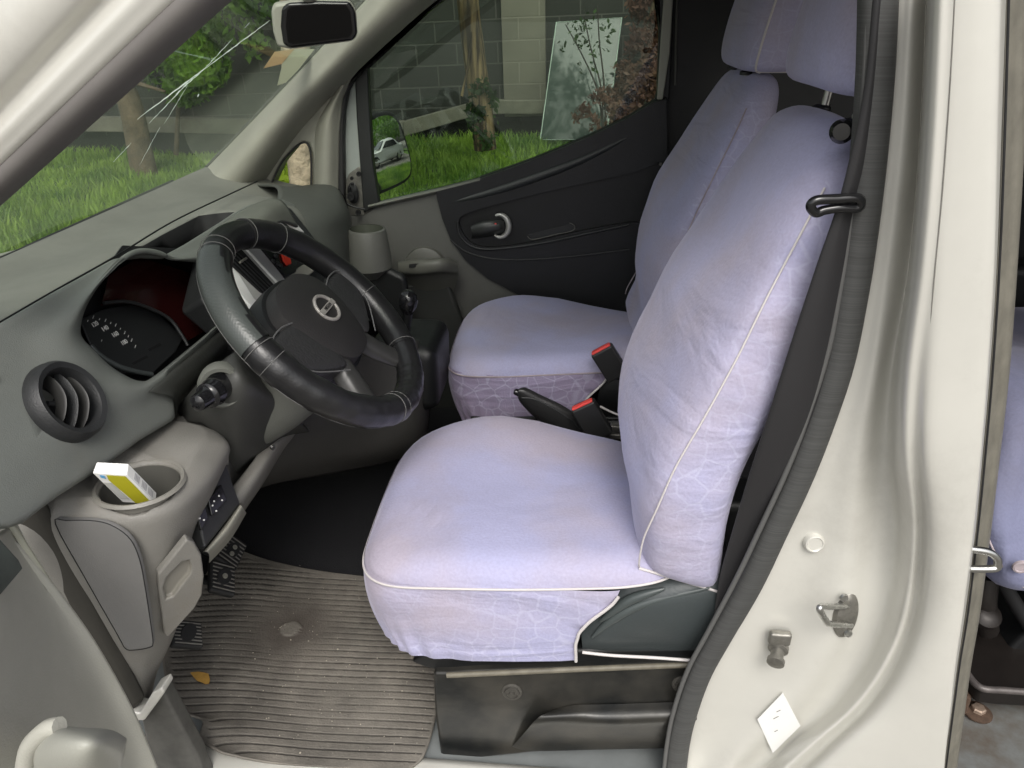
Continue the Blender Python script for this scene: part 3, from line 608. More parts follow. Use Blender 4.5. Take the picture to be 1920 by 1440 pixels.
tube('gauge_rim', [A(a, b, pl=FP, off=-.05) for a, b in [(170, 648), (190, 668), (225, 688), (262, 698), (285, 702)]], .004, mat('rim_grey', (.06, .068, .068), .35), cl)
gu = (A(240, 655, pl=GP)-A(180, 610, pl=GP)).normalized()
gup = (A(190, 590, pl=GP)-A(175, 620, pl=GP)).normalized()
mk_ = mat('gauge_print', (.75, .75, .72), .5)
for s_, a, b in (('120', 178, 608), ('140', 197, 616), ('160', 216, 627), ('180', 233, 642)):
    rt = (A(a+10, b-5.5, pl=GP)-A(a, b, pl=GP)).normalized(); up_ = (A(a-5, b-10, pl=GP)-A(a, b, pl=GP)).normalized()
    text('gauge_number', s_, .0105, A(a, b, pl=GP, off=.0006), rt, up_, mk_, cl)
for i, (a, b) in enumerate([(164, 603), (174, 597), (186, 600), (197, 603), (207, 607), (216, 612), (225, 618), (233, 626), (240, 632), (246, 640), (190, 640), (253, 652)]):
    l_ = 5 if i % 2 else 3
    tube('gauge_tick', [A(a, b, pl=GP, off=.0008), A(a+l_*.4, b-l_, pl=GP, off=.0008)], .0005, mk_, cl, n=1, k=4)
for P4 in ([(278, 654), (300, 643), (303, 647), (281, 658)], [(248, 680), (275, 666), (278, 670), (251, 684)]):
    plate('odometer_window', P4, GP, .001, void, cl, 0, off=.001)
# bar below the cluster
grid('cluster_bar', [[A(a, b, pl=FP, off=c) for a, b, c in r] for r in [
    [(268, 752, -.01), (278, 735, .012), (300, 738, .016), (326, 748, .01), (330, 790, -.03)],
    [(290, 708, -.02), (302, 712, .012), (320, 722, .014), (338, 728, .0), (345, 740, -.04)],
    [(350, 656, -.02), (362, 662, .008), (378, 670, .010), (392, 678, .0), (400, 690, -.04)],
    [(402, 614, -.02), (412, 620, .005), (425, 630, .005), (436, 640, -.005), (440, 650, -.04)]]], mat('bar_grey', (.05, .052, .047), .4, bump=.2, var=.2), db, n=4, m=5)
# near air vent
av = group_empty('air_vent', db); vc = vc+FN*.010
lathe('vent_ring', [(.040, -.03), (.040, .004), (.043, .011), (.050, .013), (.0545, .006), (.056, -.004), (.056, -.03)], vc, FN, dark, av, k=48, cap=False)
lathe('vent_well', [(.041, -.002), (.039, -.05), (0, -.055)], vc, FN, darker, av, k=32, cap=False)
u_, v_, n_ = basis(FN)
for k in (-1, 0, 1):
    ax = (u_*.55+v_*.83).normalized(); pr = ax.cross(n_).normalized()
    hl = .033 if k else .037
    pts = [vc+pr*k*.017+ax*hl*s_+n_*(.004-.016*abs(s_)**2) + pr*(.004*(1-s_*s_)) for s_ in (-1, -.6, 0, .6, 1)]
    tube('vent_vane', pts, .0016, mat('vane', (.022, .022, .021), .4) if k else dark, av, prof=[(-1, -5), (1, -5), (1.2, 4), (0, 6), (-1.2, 4)], ref=n_)
tube('vane_link', [vc-pr*.02-n_*.012, vc+pr*.02-n_*.012], .004, dark, av)

# cup-holder pod, lower left of the dash
def ringpx(pts, z): return [A(a, b, z=z) for a, b in pts]
pod_m = trim_w
PR = [  # (z, [x,y] footprint) clockwise seen from above: near front, near rear, rear near, rear far, far rear ...
 (.985, [(-.80, .055), (-.66, .052), (-.585, .058), (-.545, .085), (-.533, .13), (-.54, .18), (-.55, .22), (-.60, .26), (-.80, .26)]),
 (.965, [(-.82, .036), (-.66, .030), (-.57, .038), (-.527, .07), (-.512, .13), (-.515, .19), (-.53, .245), (-.60, .28), (-.82, .28)]),
 (.93, [(-.82, .028), (-.66, .024), (-.568, .034), (-.524, .066), (-.508, .13), (-.512, .19), (-.53, .25), (-.60, .28), (-.82, .28)]),
 (.87, [(-.80, .028), (-.65, .024), (-.572, .034), (-.537, .062), (-.528, .10), (-.535, .15), (-.55, .19), (-.60, .24), (-.80, .24)]),
 (.78, [(-.79, .030), (-.655, .026), (-.588, .036), (-.560, .06), (-.550, .095), (-.553, .125), (-.57, .15), (-.62, .18), (-.79, .18)]),
 (.70, [(-.78, .032), (-.665, .028), (-.610, .036), (-.590, .055), (-.578, .085), (-.582, .11), (-.60, .13), (-.65, .15), (-.78, .15)]),
 (.63, [(-.76, .034), (-.67, .030), (-.635, .036), (-.622, .05), (-.62, .07), (-.625, .09), (-.64, .11), (-.68, .12), (-.76, .12)]),
 (.575, [(-.75, .036), (-.67, .032), (-.645, .038), (-.638, .05), (-.638, .06), (-.642, .075), (-.66, .09), (-.69, .1), (-.75, .1)]),
]
pod = grid('lower_pod', [[V(x-max(0, min(1, (x+.68)/.1))*(.020 if z < .9 else .014 if z < .94 else .003), y, z) for x, y in r] for z, r in PR], pod_m, db, n=4, m=4, cu=True, capa=True, capb=True)
cc0 = A(262, 905, z=.985)
cut(pod, [lathe('c', [(.054, .03), (.049, -.075)], cc0, (0, 0, 1), pod_m)])
lathe('cup_holder_rim', [(.0475, -.07), (.0515, -.006), (.0545, .0005), (.0575, .0012), (.0605, -.003)], cc0+V(0, 0, .001), (0, 0, 1), mat('rim_warm', (.2, .192, .17), .45, bump=.2, bscale=400), pod, k=48, cap=False)
lathe('cup_holder_well', [(.0505, -.004), (.0465, -.072), (0, -.073)], cc0, (0, 0, 1), mat('well', (.09, .088, .078), .5), pod, k=40, cap=False)
pl_s = (V(0, -1, 0), -.024)
fc = [(104, 983), (125, 976), (180, 977), (215, 988), (245, 1012), (262, 1050), (272, 1100), (282, 1165), (287, 1205), (280, 1214), (252, 1219), (235, 1216), (220, 1190), (160, 1085)]
sc_ = plate('fuse_cover', fc, pl_s, .008, mat('cover_grey', (.165, .163, .158), .5, bump=.3, bscale=500, var=.12), pod, .003, curve=3, off=.004)
tube('cover_gap', [A(a, b, pl=pl_s, off=.0035) for a, b in fc], .0007, void, pod, closed=True, n=4, k=6)
# rear facing pocket of the pod
rpn = V(.62, -.76, -.20).normalized(); rp0 = A(345, 1120, y=.07); rpl = (rpn, rp0.dot(rpn))
pk = plate('pod_rear_panel', [(350, 1012), (364, 1018), (378, 1042), (383, 1080), (379, 1116), (366, 1140), (316, 1196), (308, 1190), (298, 1110), (296, 1078), (318, 1052)], rpl, .014, pod_m, pod, 0, off=.003)
cut(pk, [plate('c', [(320, 1098), (350, 1068), (360, 1066), (366, 1078), (364, 1092), (330, 1136), (318, 1140), (313, 1118)], rpl, .025, mat('pocket_warm', (.2, .19, .165), .5), None, 0, off=.02)])
bev(pk, .0035, 4)
# top arm of the pod
grid('pod_arm', [[A(a, b, y=c) for a, b, c in r] for r in [
    [(180, 900, .22), (200, 868, .22), (230, 850, .24), (270, 870, .20), (330, 930, .16)],
    [(240, 860, .26), (262, 832, .26), (300, 822, .27), (345, 850, .22), (375, 920, .18)],
    [(290, 820, .30), (318, 795, .30), (350, 796, .30), (390, 828, .26), (405, 900, .20)],
    [(322, 800, .33), (338, 786, .33), (366, 790, .32), (402, 812, .28), (420, 850, .24), ][:5],
    [(330, 800, .36), (345, 790, .36), (375, 796, .36), (412, 830, .32), (421, 872, .25)]]], trim_w, pod, n=5, m=6, thick=.006)
# switch panel
SN = V(.93, -.2, .30).normalized(); s0 = A(405, 950, y=.17); SPL = (SN, s0.dot(SN))
sw = plate('switch_panel', [(362, 928), (378, 912), (424, 868), (452, 945), (385, 1030)], SPL, .03, dark, db, .004)
plate('switch', [(366, 955), (382, 938), (392, 972), (378, 995)], SPL, .006, gloss, sw, .002, off=.006)
plate('switch', [(391, 935), (416, 908), (426, 938), (398, 968)], SPL, .006, gloss, sw, .002, off=.006)
for a, b in ((377, 960), (374, 972), (382, 975), (401, 940), (410, 930), (416, 938), (405, 958), (398, 948)):
    lathe('switch_symbol', [(0, .001), (.0014, .001), (.0015, 0)], A(a, b, pl=SPL, off=.0065), SN, white_m, sw, k=8)
grid('panel_lip', [[A(a, b, pl=SPL, off=c) for a, b, c in r] for r in [
    [(380, 1036, -.01), (386, 1034, .008), (392, 1040, .0), (392, 1056, -.03)],
    [(415, 992, -.01), (422, 994, .008), (430, 1002, .0), (432, 1012, -.03)],
    [(446, 948, -.01), (452, 948, .008), (458, 956, .0), (462, 962, -.03)]]], mat('lip', (.24, .235, .2), .5), db, n=4, m=5)
# knee bolster edge strip
grid('bolster_edge', [[A(a, b, y=c) for a, b, c in r] for r in [
    [(425, 925, .24), (440, 935, .23), (452, 950, .24), (456, 962, .3)],
    [(470, 870, .31), (485, 880, .30), (492, 893, .31), (495, 905, .36)],
    [(505, 820, .40), (518, 828, .39), (526, 838, .40), (528, 850, .44)],
    [(540, 800, .46), (548, 806, .46), (552, 812, .47), (556, 820, .50)]]], trim_w, db, n=4, m=5, thick=.004)
# knee bolster and console side
kb = mat('bolster_dark', (.055, .053, .048), .5, bump=.25, bscale=400, var=.2)
grid('knee_bolster', [[A(a, b, y=c) for a, b, c in r] for r in [
    [(420, 700, .40), (400, 780, .33), (420, 860, .27), (440, 930, .28), (455, 960, .36)],
    [(500, 690, .50), (480, 760, .44), (470, 830, .37), (480, 890, .38), (490, 915, .48)],
    [(600, 680, .60), (600, 760, .56), (590, 820, .52), (600, 860, .54), (610, 890, .62)],
    [(700, 660, .70), (700, 740, .68), (700, 800, .66), (705, 850, .66), (715, 870, .74)],
    [(775, 640, .76), (785, 700, .75), (785, 760, .74), (785, 820, .74), (785, 850, .80)],
    [(788, 640, .86), (806, 710, .86), (806, 770, .86), (800, 815, .86), (790, 850, .90)]]], kb, db, n=5, m=5, thick=.006)
for a, b, y_ in ((510, 838, .33), (563, 791, .44)): lathe('bolster_screw', [(0, .004), (.004, .004), (.005, 0)], A(a, b, y=y_), (.7, -.5, -.2), chrome, db, k=12)
# passenger side knuckle: cup holder and pocket box at far end
grid('dash_end_roll', [[A(a, b, y=c) for a, b, c in r] for r in [
    [(480, 346, 1.30), (520, 350, 1.15), (520, 400, 1.0), (560, 450, .95), (600, 520, .95), (640, 600, .95)],
    [(540, 350, 1.33), (580, 356, 1.22), (600, 400, 1.08), (615, 450, 1.05), (640, 520, 1.02), (690, 600, 1.0)],
    [(600, 345, 1.35), (625, 352, 1.30), (645, 395, 1.20), (652, 440, 1.18), (660, 520, 1.15), (720, 600, 1.1)],
    [(628, 350, 1.38), (640, 362, 1.37), (655, 400, 1.33), (662, 440, 1.3), (690, 520, 1.28), (740, 600, 1.25)]]], mat('dash_end', (.07, .074, .066), .5, bump=.2, var=.15), db, n=5, m=5, thick=.006)
dv = group_empty('far_end_vent', db)
grid('vent_side', [[A(a, b, y=c) for a, b, c in r] for r in [
    [(604, 352, 1.34), (618, 372, 1.30), (634, 396, 1.28)], [(618, 345, 1.36), (632, 368, 1.33), (648, 398, 1.30)], [(636, 352, 1.38), (650, 378, 1.37), (655, 405, 1.34)]]], gloss, dv, n=5, m=5)
for k in range(3): tube('vane', [A(620+k*6, 356+k*4, y=1.30), A(640+k*4, 378+k*4, y=1.28)], .002, trim_m, dv)
ch = group_empty('far_cup_holder', db)
cw = A(687, 431, y=1.22)
lathe('cup_body', [(.044, 0.004), (.049, .002), (.053, -.01), (.060, -.07), (.062, -.10), (.03, -.13)], cw, (0, 0, 1), mat('cup_grey', (.10, .10, .09), .45, bump=.2), ch, k=36, cap=False)
lathe('cup_well', [(.0445, .003), (.040, -.07), (0, -.07)], cw, (0, 0, 1), mat('cup_in', (.06, .065, .05), .5), ch, k=32, cap=False)
plate('dash_lower_side', [(648, 500), (700, 490), (760, 520), (775, 620), (640, 640)], yp(1.20), .03, darker, db, .02)
bx = group_empty('door_pocket', pd_)
lathe('pocket_back', [(0, .01), (.045, .01), (.06, .004), (.066, -.02)], A(797, 505, y=1.385), (0, -1, .1), mat('pocket_g', (.085, .085, .075), .45, bump=.2), bx, k=32, sy=1.05)
grid('pocket_lip', [[A(a, b, y=c) for a, b, c in r] for r in [
    [(746, 492, 1.38), (746, 492, 1.30), (747, 512, 1.29), (752, 520, 1.34), (752, 545, 1.37)],
    [(790, 486, 1.37), (790, 488, 1.27), (790, 512, 1.26), (790, 520, 1.30), (790, 556, 1.36)],
    [(830, 484, 1.37), (832, 486, 1.27), (826, 508, 1.26), (826, 517, 1.30), (830, 556, 1.36)],
    [(846, 484, 1.38), (858, 492, 1.32), (858, 508, 1.31), (858, 520, 1.33), (850, 550, 1.37)]]], mat('pocket_l', (.11, .11, .095), .42, bump=.2), bx, n=5, m=5)
plate('pocket_slot', [(767, 496), (797, 493), (797, 500), (767, 502)], yp(1.262), .004, void, bx, 0)

# centre stack
CN = V(.85, -.1, .5).normalized(); c0 = A(490, 520, y=.60); CPL = (CN, c0.dot(CN))
cs = group_empty('centre_stack', db)
plate('stack_body', [(400, 470), (420, 440), (500, 385), (545, 385), (620, 480), (600, 600), (470, 640), (380, 560)], CPL, .06, dark, cs, .01, off=-.012)
plate('stack_side_trim', [(425, 487), (448, 512), (478, 560), (496, 571), (488, 600), (470, 574), (440, 540), (426, 520)], CPL, .02, mat('bright_trim', (.9, .9, .88), .4, 0), cs, .003, off=.002)
plate('stack_frame', [(426, 470), (450, 455), (482, 455), (495, 470), (540, 530), (500, 565), (486, 575), (440, 520), (428, 500)], CPL, .02, silver_tr, cs, .003)
plate('vent_opening', [(427, 475), (447, 460), (516, 535), (513, 541), (497, 550), (490, 547), (427, 488)], CPL, .01, void, cs, .002, off=.004)
for k in range(4):
    tube('vent_slat', [A(430+k*4.5, 474-k*3.5+8, pl=CPL, off=.007), A(496+k*4.5, 547-k*3.5, pl=CPL, off=.007)], .0012, dark, cs, n=1, k=6)
tube('vent_tab', [A(450, 492, pl=CPL, off=.010), A(462, 484, pl=CPL, off=.010)], .0022, trim_l, cs, n=1)
tube('bright_strip', [A(452, 456, pl=CPL, off=.006), A(490, 498, pl=CPL, off=.006), A(529, 540, pl=CPL, off=.006)], .0028, mat('strip_silver', (.85, .85, .82), .3, .1), cs)
plate('radio_panel', [(488, 462), (520, 462), (560, 480), (556, 510), (536, 520)], CPL, .012, gloss, cs, .003, off=.004)
plate('hazard_button', [(529, 473), (537, 473), (546, 484), (548, 494), (540, 497), (533, 488)], CPL, .006, orange_m, cs, .003, off=.010)
for a, b in ((512, 490), (520, 494), (516, 480), (526, 498)): lathe('radio_button', [(0, .003), (.004, .003), (.005, 0)], A(a, b, pl=CPL, off=.005), CN, dark, cs, k=10)
plate('lower_trim', [(540, 522), (562, 500), (580, 490), (600, 500), (545, 545), (535, 535)], CPL, .01, trim_l, cs, .003, off=.002)
plate('upper_side_trim', [(528, 392), (534, 390), (562, 425), (572, 436), (560, 432), (545, 418)], CPL, .01, silver_tr, cs, .002, off=.03)
grid('stack_hood', [[A(a, b, y=c) for a, b, c in r] for r in [
    [(385, 445, .50), (420, 420, .48), (470, 418, .48), (500, 430, .50)],
    [(430, 410, .60), (470, 388, .58), (505, 392, .56), (530, 415, .58)],
    [(470, 385, .72), (510, 372, .70), (535, 382, .66), (560, 425, .66)]]], mat('hood_grey', (.13, .135, .115), .5, bump=.2, var=.12), cs, n=5, m=5, thick=.006)
# gear lever
gl = group_empty('gear_lever', van)
lathe('gear_knob', [(0, .032), (.010, .030), (.018, .022), (.021, .008), (.019, -.006), (.013, -.018), (.009, -.026)], A(765, 570, y=.78), (.1, -.1, 1), gloss, gl, k=28)
tube('gear_shaft', [A(765, 582, y=.78), A(755, 640, y=.80), A(735, 700, y=.84)], .011, darker, gl)
rbox('gear_base', A(770, 680, y=.86), (.16, .2, .16), darker, van, bevel=.03)
# lower passenger trim and footwell
plate('kick_panel', [(640, 540), (840, 530), (880, 640), (870, 800), (760, 900), (640, 760)], yp(1.34), .03, mat('kick', (.03, .031, .029), .5), van, .01)
rbox('parcel_tray', V(-.60, 1.1, .70), (.3, .5, .03), mat('tray_dark', (.03, .03, .028), .6), van, bevel=.01)

# ================================================================= STEERING
stc = group_empty('steering_column', van)
SC = V(-.412, .39, 1.112); SA = R(46); SNn = V(math.cos(SA), 0, math.sin(SA)); ST = V(-math.sin(SA), 0, math.cos(SA)); SY = V(0, 1, 0)
def sw_(r, th, h=0): return SC+ST*(r*math.cos(th))+SY*(r*math.sin(th))+SNn*h
shroud = mat('shroud_grey', (.135, .14, .122), .48, bump=.2, bscale=500, var=.15)
grid('column_shroud', [[SC+SNn*h+ST*(b*w+dz)+SY*(a*w) for a, b in [(math.cos(q_*math.pi/6), math.sin(q_*math.pi/6)) for q_ in range(12)]] for h, w, dz in ((-.03, .065, -.005), (-.06, .078, -.01), (-.12, .082, -.015), (-.20, .080, -.01), (-.28, .07, 0))], shroud, stc, n=3, m=3, cu=True, capa=True)
dsh = mat('shroud_dark', (.045, .046, .042), .45, bump=.2, bscale=500, var=.2)
grid('column_lower_cover', [[A(a, b, y=c) for a, b, c in r] for r in [
    [(330, 770, .36), (352, 740, .30), (400, 690, .27), (440, 660, .28), (470, 650, .34)],
    [(350, 790, .30), (375, 755, .25), (420, 715, .235), (460, 700, .25), (500, 720, .33)],
    [(385, 800, .27), (410, 780, .235), (450, 750, .235), (490, 740, .27), (540, 760, .36)],
    [(410, 850, .28), (440, 820, .26), (480, 800, .29), (520, 790, .34), (570, 800, .42)],
    [(425, 905, .30), (455, 880, .31), (490, 850, .35), (530, 820, .40), (580, 810, .48)]]], dsh, stc, n=5, m=5, thick=.006)
sk_ = group_empty('column_stalk', stc)
sc0 = A(415, 725, y=.235)
lathe('stalk_collar', [(.034, -.02), (.034, 0), (.030, .006), (.024, .004), (.022, -.01)], sc0, (.35, -1, .15), shroud, sk_, k=36, cap=False)
lathe('stalk_body', [(.019, -.03), (.0195, .012), (.021, .016), (.021, .022), (.0195, .026), (.0195, .034), (.015, .036), (.013, .040), (.0135, .052), (.012, .060), (.007, .064), (0, .065)], sc0, (-.15, -1, .05), gloss, sk_, k=32)

swl = group_empty('steering_wheel', van)
RR, rr = .1875, .0225
def rim(name, t0, t1, m, r, n=60, cl=False):
    pts = [sw_(RR, t0+(t1-t0)*i/n) for i in range(n if cl else n+1)]
    return tube(name, pts, r, m, swl, closed=cl, n=1, k=20)
# th: 0 = top (towards the windscreen), -90 = near side, 90 = far side, 180 = bottom
rm = rim('wheel_rim', 0, 2*math.pi, leather, .0232, 120, True)
def twotone(name, t0, t1):
    n, k = 50, 24; rows = []
    for i in range(n+1):
        th = t0+(t1-t0)*i/n; c = sw_(RR, th); a_ = (c-SC).normalized(); rows.append([c+(a_*math.cos(q)+SNn*math.sin(q))*.0252 for q in [2*math.pi*j/k for j in range(k)]])
    o = grid(name, rows, [leather_g, leather], swl, cu=True)
    for p_ in o.data.polygons:
        u = (p_.index//k)/n; q = 2*math.pi*((p_.index % k)+.5)/k
        lim = .35+.22*math.sin(u*7+1)       # wavy seam between the pale outside and black inside
        p_.material_index = 0 if math.cos(q-.15) > lim-.2 else 1
    return o
def bumpy(t): return .0232+.0008*math.sin(t*19)
rim('leather_sleeve', R(-165), R(-78), leather, lambda t: .0253+.0006*math.sin(t*23)+.0004*math.sin(t*61), 50)
twotone('perforated_sleeve', R(-76), R(-22))
rim('leather_sleeve', R(15), R(140), leather, lambda t: .0248+.0003*math.sin(t*47), 60)
rim('leather_sleeve', R(160), R(192), leather, bumpy, 30)
def seam(th, r=.0256):
    c = sw_(RR, th); tt = (sw_(RR, th+.01)-c).normalized(); a_ = (c-SC).normalized(); b_ = SNn
    tube('cross_stitch', [c+(a_*math.cos(q)+b_*math.sin(q))*r for q in [R(k) for k in range(0, 360, 20)]], .0006, thread, swl, closed=True, n=2, k=5)
for th in (-163, -158, -86, -78, -20, -14, 16, 40, 100, 138): seam(R(th))
for ph in (-.25, -.12):
    tube('edge_stitch', [SC+(ST*math.cos(q)+SY*math.sin(q))*(RR+.0253*math.cos(ph*6))+SNn*.0253*math.sin(ph*6) for q in [R(k) for k in range(0, 360, 4)]], .0005, thread, swl, closed=True, n=1, k=5)
# hub pad
def pad(name, pts, h0, h1, m, dome=.012, sc=1):
    pts = [(a*sc, b*sc) for a, b in pts]
    P0 = cr([V(a, b, 0) for a, b in pts], 5, True)      # a: along SY, b: along ST
    cx_ = sum((p_ for p_ in P0), Vector())/len(P0); rows = []
    for k_, h in ((1, h0), (1.0, h0+(h1-h0)*.5), (.97, h1-.002), (.92, h1), (.7, h1+dome*.5), (.4, h1+dome*.85), (.12, h1+dome)):
        rows.append([SC+SY*(cx_.x+(q_.x-cx_.x)*k_)+ST*(cx_.y+(q_.y-cx_.y)*k_)+SNn*h for q_ in P0])
    return grid(name, rows, m, swl, cu=True, capb=True)
pm = mat('airbag_pad', (.022, .021, .021), .45, bump=.35, bscale=350, var=.15)
pad('airbag_pad', [(-.085, .05), (-.05, .078), (0, .085), (.05, .078), (.085, .05), (.088, .01), (.075, -.035), (.045, -.075), (0, -.085), (-.045, -.075), (-.075, -.035), (-.088, .01)], -.03, .012, pm, sc=1.02)
pad('hub_back', [(-.085, .05), (-.05, .078), (0, .085), (.05, .078), (.085, .05), (.088, .01), (.075, -.035), (.045, -.075), (0, -.085), (-.045, -.075), (-.075, -.035), (-.088, .01)], -.05, -.012, darker, .004, sc=1.12)
tx = mat('spoke_leather', (.028, .028, .029), .42, bump=.7, bscale=180)
for s_ in (-1, 1):
    pad('spoke_insert', [(s_*.070, .022), (s_*.12, .034), (s_*.168, .028), (s_*.170, -.012), (s_*.135, -.045), (s_*.07, -.075), (s_*.055, -.05)], -.03, .009, tx, .003)
    tube('spoke_seam', [SC+SY*a+ST*b+SNn*.011 for a, b in [(s_*.085, .030), (s_*.12, .037), (s_*.16, .032), (s_*.172, .0), (s_*.150, -.040), (s_*.08, -.082)]], .0012, mat('seam', (.12, .12, .12), .4), swl)
    grid('lower_spoke', [[SC+SY*(s_*a)+ST*b+SNn*h for a, b, h in r] for r in [
        [(.03, -.06, -.02), (.035, -.06, .004), (.06, -.055, .004), (.07, -.05, -.02)],
        [(.05, -.11, -.02), (.055, -.11, .0), (.085, -.105, .0), (.095, -.10, -.02)],
        [(.08, -.165, -.01), (.085, -.165, .0), (.115, -.15, .0), (.12, -.145, -.01)]]], mat('spoke_grey', (.035, .035, .034), .35), swl, n=4, m=5, thick=.004)
# emblem
emb_m = mat('emblem_metal', (.42, .40, .37), .38, .35, var=.3, vscale=90)
ec = SC+SNn*.0245+ST*.006
eg = group_empty('emblem', swl)
tube('emblem_ring', [ec+SY*math.cos(q)*.028+ST*math.sin(q)*.0235 for q in [R(k) for k in range(0, 360, 10)]], .003, emb_m, eg, closed=True, n=1)
rbox('emblem_bar', ec+SNn*.001, (.010, .064, .004), emb_m, eg, rot=Matrix((ST, SY, SNn)).transposed(), bevel=.001)
text('emblem_lettering', 'NISSAN', .0085, ec+SNn*.0033, SY, ST, darker, eg)

# ================================================================= PEDALS
def pedal(a, b, z_, tilt, w, h, dots, name='pedal'):
    g_ = group_empty(name, van); c = A(a, b, y=z_); n = V(.75, -.05, .66).normalized(); u = V(0, 1, 0); v = n.cross(u)
    M = Matrix((u*math.cos(tilt)+v*math.sin(tilt), v*math.cos(tilt)-u*math.sin(tilt), n)).transposed()
    rbox('pedal_pad', c, (w, h, .014), rubber2, g_, rot=M, bevel=.005)
    for k in range(-3, 4):
        rbox('pedal_rib', c+M @ V(k*w/8, 0, .0075), (.002, h*.86, .003), trim_w, g_, rot=M, bevel=.0006)
    lathe('pedal_boss', [(0, .0035), (.9, .0035), (1, 0)], c+M @ V(0, 0, .0075), n, rubber2, g_, k=20, sx=.02, sy=.014)
    for d in dots: lathe('pedal_stud', [(0, .006), (.0045, .006), (.005, .0035)], c+M @ V(d, 0, .0075), n, trim_l, g_, k=12)
    tube('pedal_arm', [c-n*.01, c-n*.08+V(-.02, 0, .08), c+V(-.2, 0, .3)], .009, darker, g_)
pedal(432, 1035, .42, .1, .075, .05, (-.012, .006), 'brake_pedal')
pedal(415, 1085, .30, .5, .065, .052, (0,), 'clutch_pedal')
pedal(348, 1190, .20, .6, .05, .06, (), 'footrest_pedal')
rbox('footwell_carpet', V(-.92, .75, .53), (.34, 1.35, .01), carpet, van, rot=Matrix.Rotation(R(40), 3, 'Y'), bevel=0)
plate('accelerator_pedal', [(458, 994), (497, 990), (499, 1006), (462, 1010)], yp(.72), .01, mat('accel', (.09, .085, .07), .5), van, .003)
prism('cabin_carpet', [V(-.98, .5, .4375), V(2.8, .5, .4375), V(2.8, 1.48, .4375), V(-.98, 1.48, .4375)], (0, 0, .006), carpet, van)

# ================================================================= SEAT BASES + COVERS
def seat_base(y0, near):
    s_ = group_empty('seat', van)
    def q(x, y, z): return V(x, y0+y, z)
    if near:
        PLr = yp(.128)
        body = plate('seat_riser', [(812, 1262), (836, 1262), (900, 1258), (1310, 1243), (1420, 1238), (1420, 1395), (1250, 1402), (1000, 1412), (850, 1428), (826, 1420), (815, 1340)], PLr, .46, blkmetal, s_, .006)
        grid('riser_pressing', [[A(a, b, y=c) for a, b, c in r] for r in [
            [(960, 1400, .126), (985, 1372, .108), (1010, 1345, .108), (1040, 1330, .126)],
            [(1000, 1408, .127), (1030, 1370, .112), (1080, 1345, .108), (1080, 1322, .126)],
            [(1150, 1405, .127), (1160, 1375, .112), (1160, 1350, .106), (1160, 1320, .126)],
            [(1400, 1400, .127), (1400, 1370, .115), (1400, 1340, .106), (1400, 1312, .126)]]], blkmetal, body, n=6, m=6)
        tube('riser_flange', [A(a, b, y=.124) for a, b in [(838, 1266), (925, 1262), (1100, 1254), (1330, 1245)]], .0045, mat('flange_edge', (.16, .145, .11), .5, var=.4, vscale=30), body)
        for a, b in ((960, 1297), (1280, 1283)):
            lathe('riser_bolt', [(0, .007), (.004, .007), (.005, .004), (.009, .004), (.0095, .006), (.0115, .006), (.0125, .002), (.016, .001), (.017, -.002)], A(a, b, y=.127), (0, -1, .1), mat('bolt_worn', (.09, .085, .075), .4, .4, var=.3, vscale=60), body, k=24)
        # dark side cushion of the seat itself
        grid('seat_side', [[A(a, b, y=c) for a, b, c in r] for r in [
            [(1090, 1150, .155), (1090, 1190, .145), (1092, 1215, .145), (1092, 1238, .16)],
            [(1160, 1095, .15), (1150, 1150, .135), (1140, 1200, .133), (1140, 1236, .15)],
            [(1240, 1085, .15), (1230, 1130, .128), (1225, 1190, .13), (1225, 1238, .15)],
            [(1330, 1065, .15), (1325, 1120, .130), (1320, 1190, .132), (1320, 1240, .15)],
            [(1450, 1040, .16), (1450, 1120, .14), (1450, 1190, .14), (1450, 1240, .16)]]], mat('grey_seat_vinyl', (.045, .054, .056), .36, bump=.2, bscale=200, var=.2), s_, n=6, m=6)
        for P5 in ([(1110, 1195), (1150, 1160), (1210, 1130), (1330, 1102)], [(1125, 1165), (1180, 1125), (1245, 1104)]):
            tube('vinyl_fold', [A(a, b, y=.134) for a, b in P5], lambda t: .002+.006*math.sin(math.pi*t), mat('vinyl_fold', (.055, .066, .066), .33), s_, k=12)
        plate('seat_pan', [(770, 1243), (800, 1225), (1330, 1215), (1330, 1246), (1000, 1258), (840, 1262), (800, 1254)], yp(.14), .46, darker, s_, .006)
        tube('elastic_cord', [A(a, b, y=.122) for a, b in [(1092, 1223), (1150, 1229), (1240, 1234), (1330, 1241)]], .0024, piping_m, s_)
    else:
        prism('seat_riser', [q(-.18, .02, .45), q(.3, .02, .45), q(.3, .02, .66), q(-.2, .02, .66)], (0, .44, 0), blkmetal, s_, .01)
        prism('seat_pan', [q(-.24, .01, .66), q(.3, .01, .66), q(.3, .01, .70), q(-.24, .01, .69)], (0, .46, 0), darker, s_, .008)
        tube('seat_rail', [q(-.15, -.0, .60), q(.3, -.0, .60)], .008, dark, s_)
        grid('seat_side', [[q(.06, .03, .70), q(.06, .015, .76), q(.08, .03, .82)], [q(.16, .02, .68), q(.15, -.0, .76), q(.15, .02, .85)], [q(.3, .02, .68), q(.3, .0, .76), q(.3, .02, .85)]], darker, s_, n=4, m=4)
    return s_
seat_base(.115, True); seat_base(.835, False)

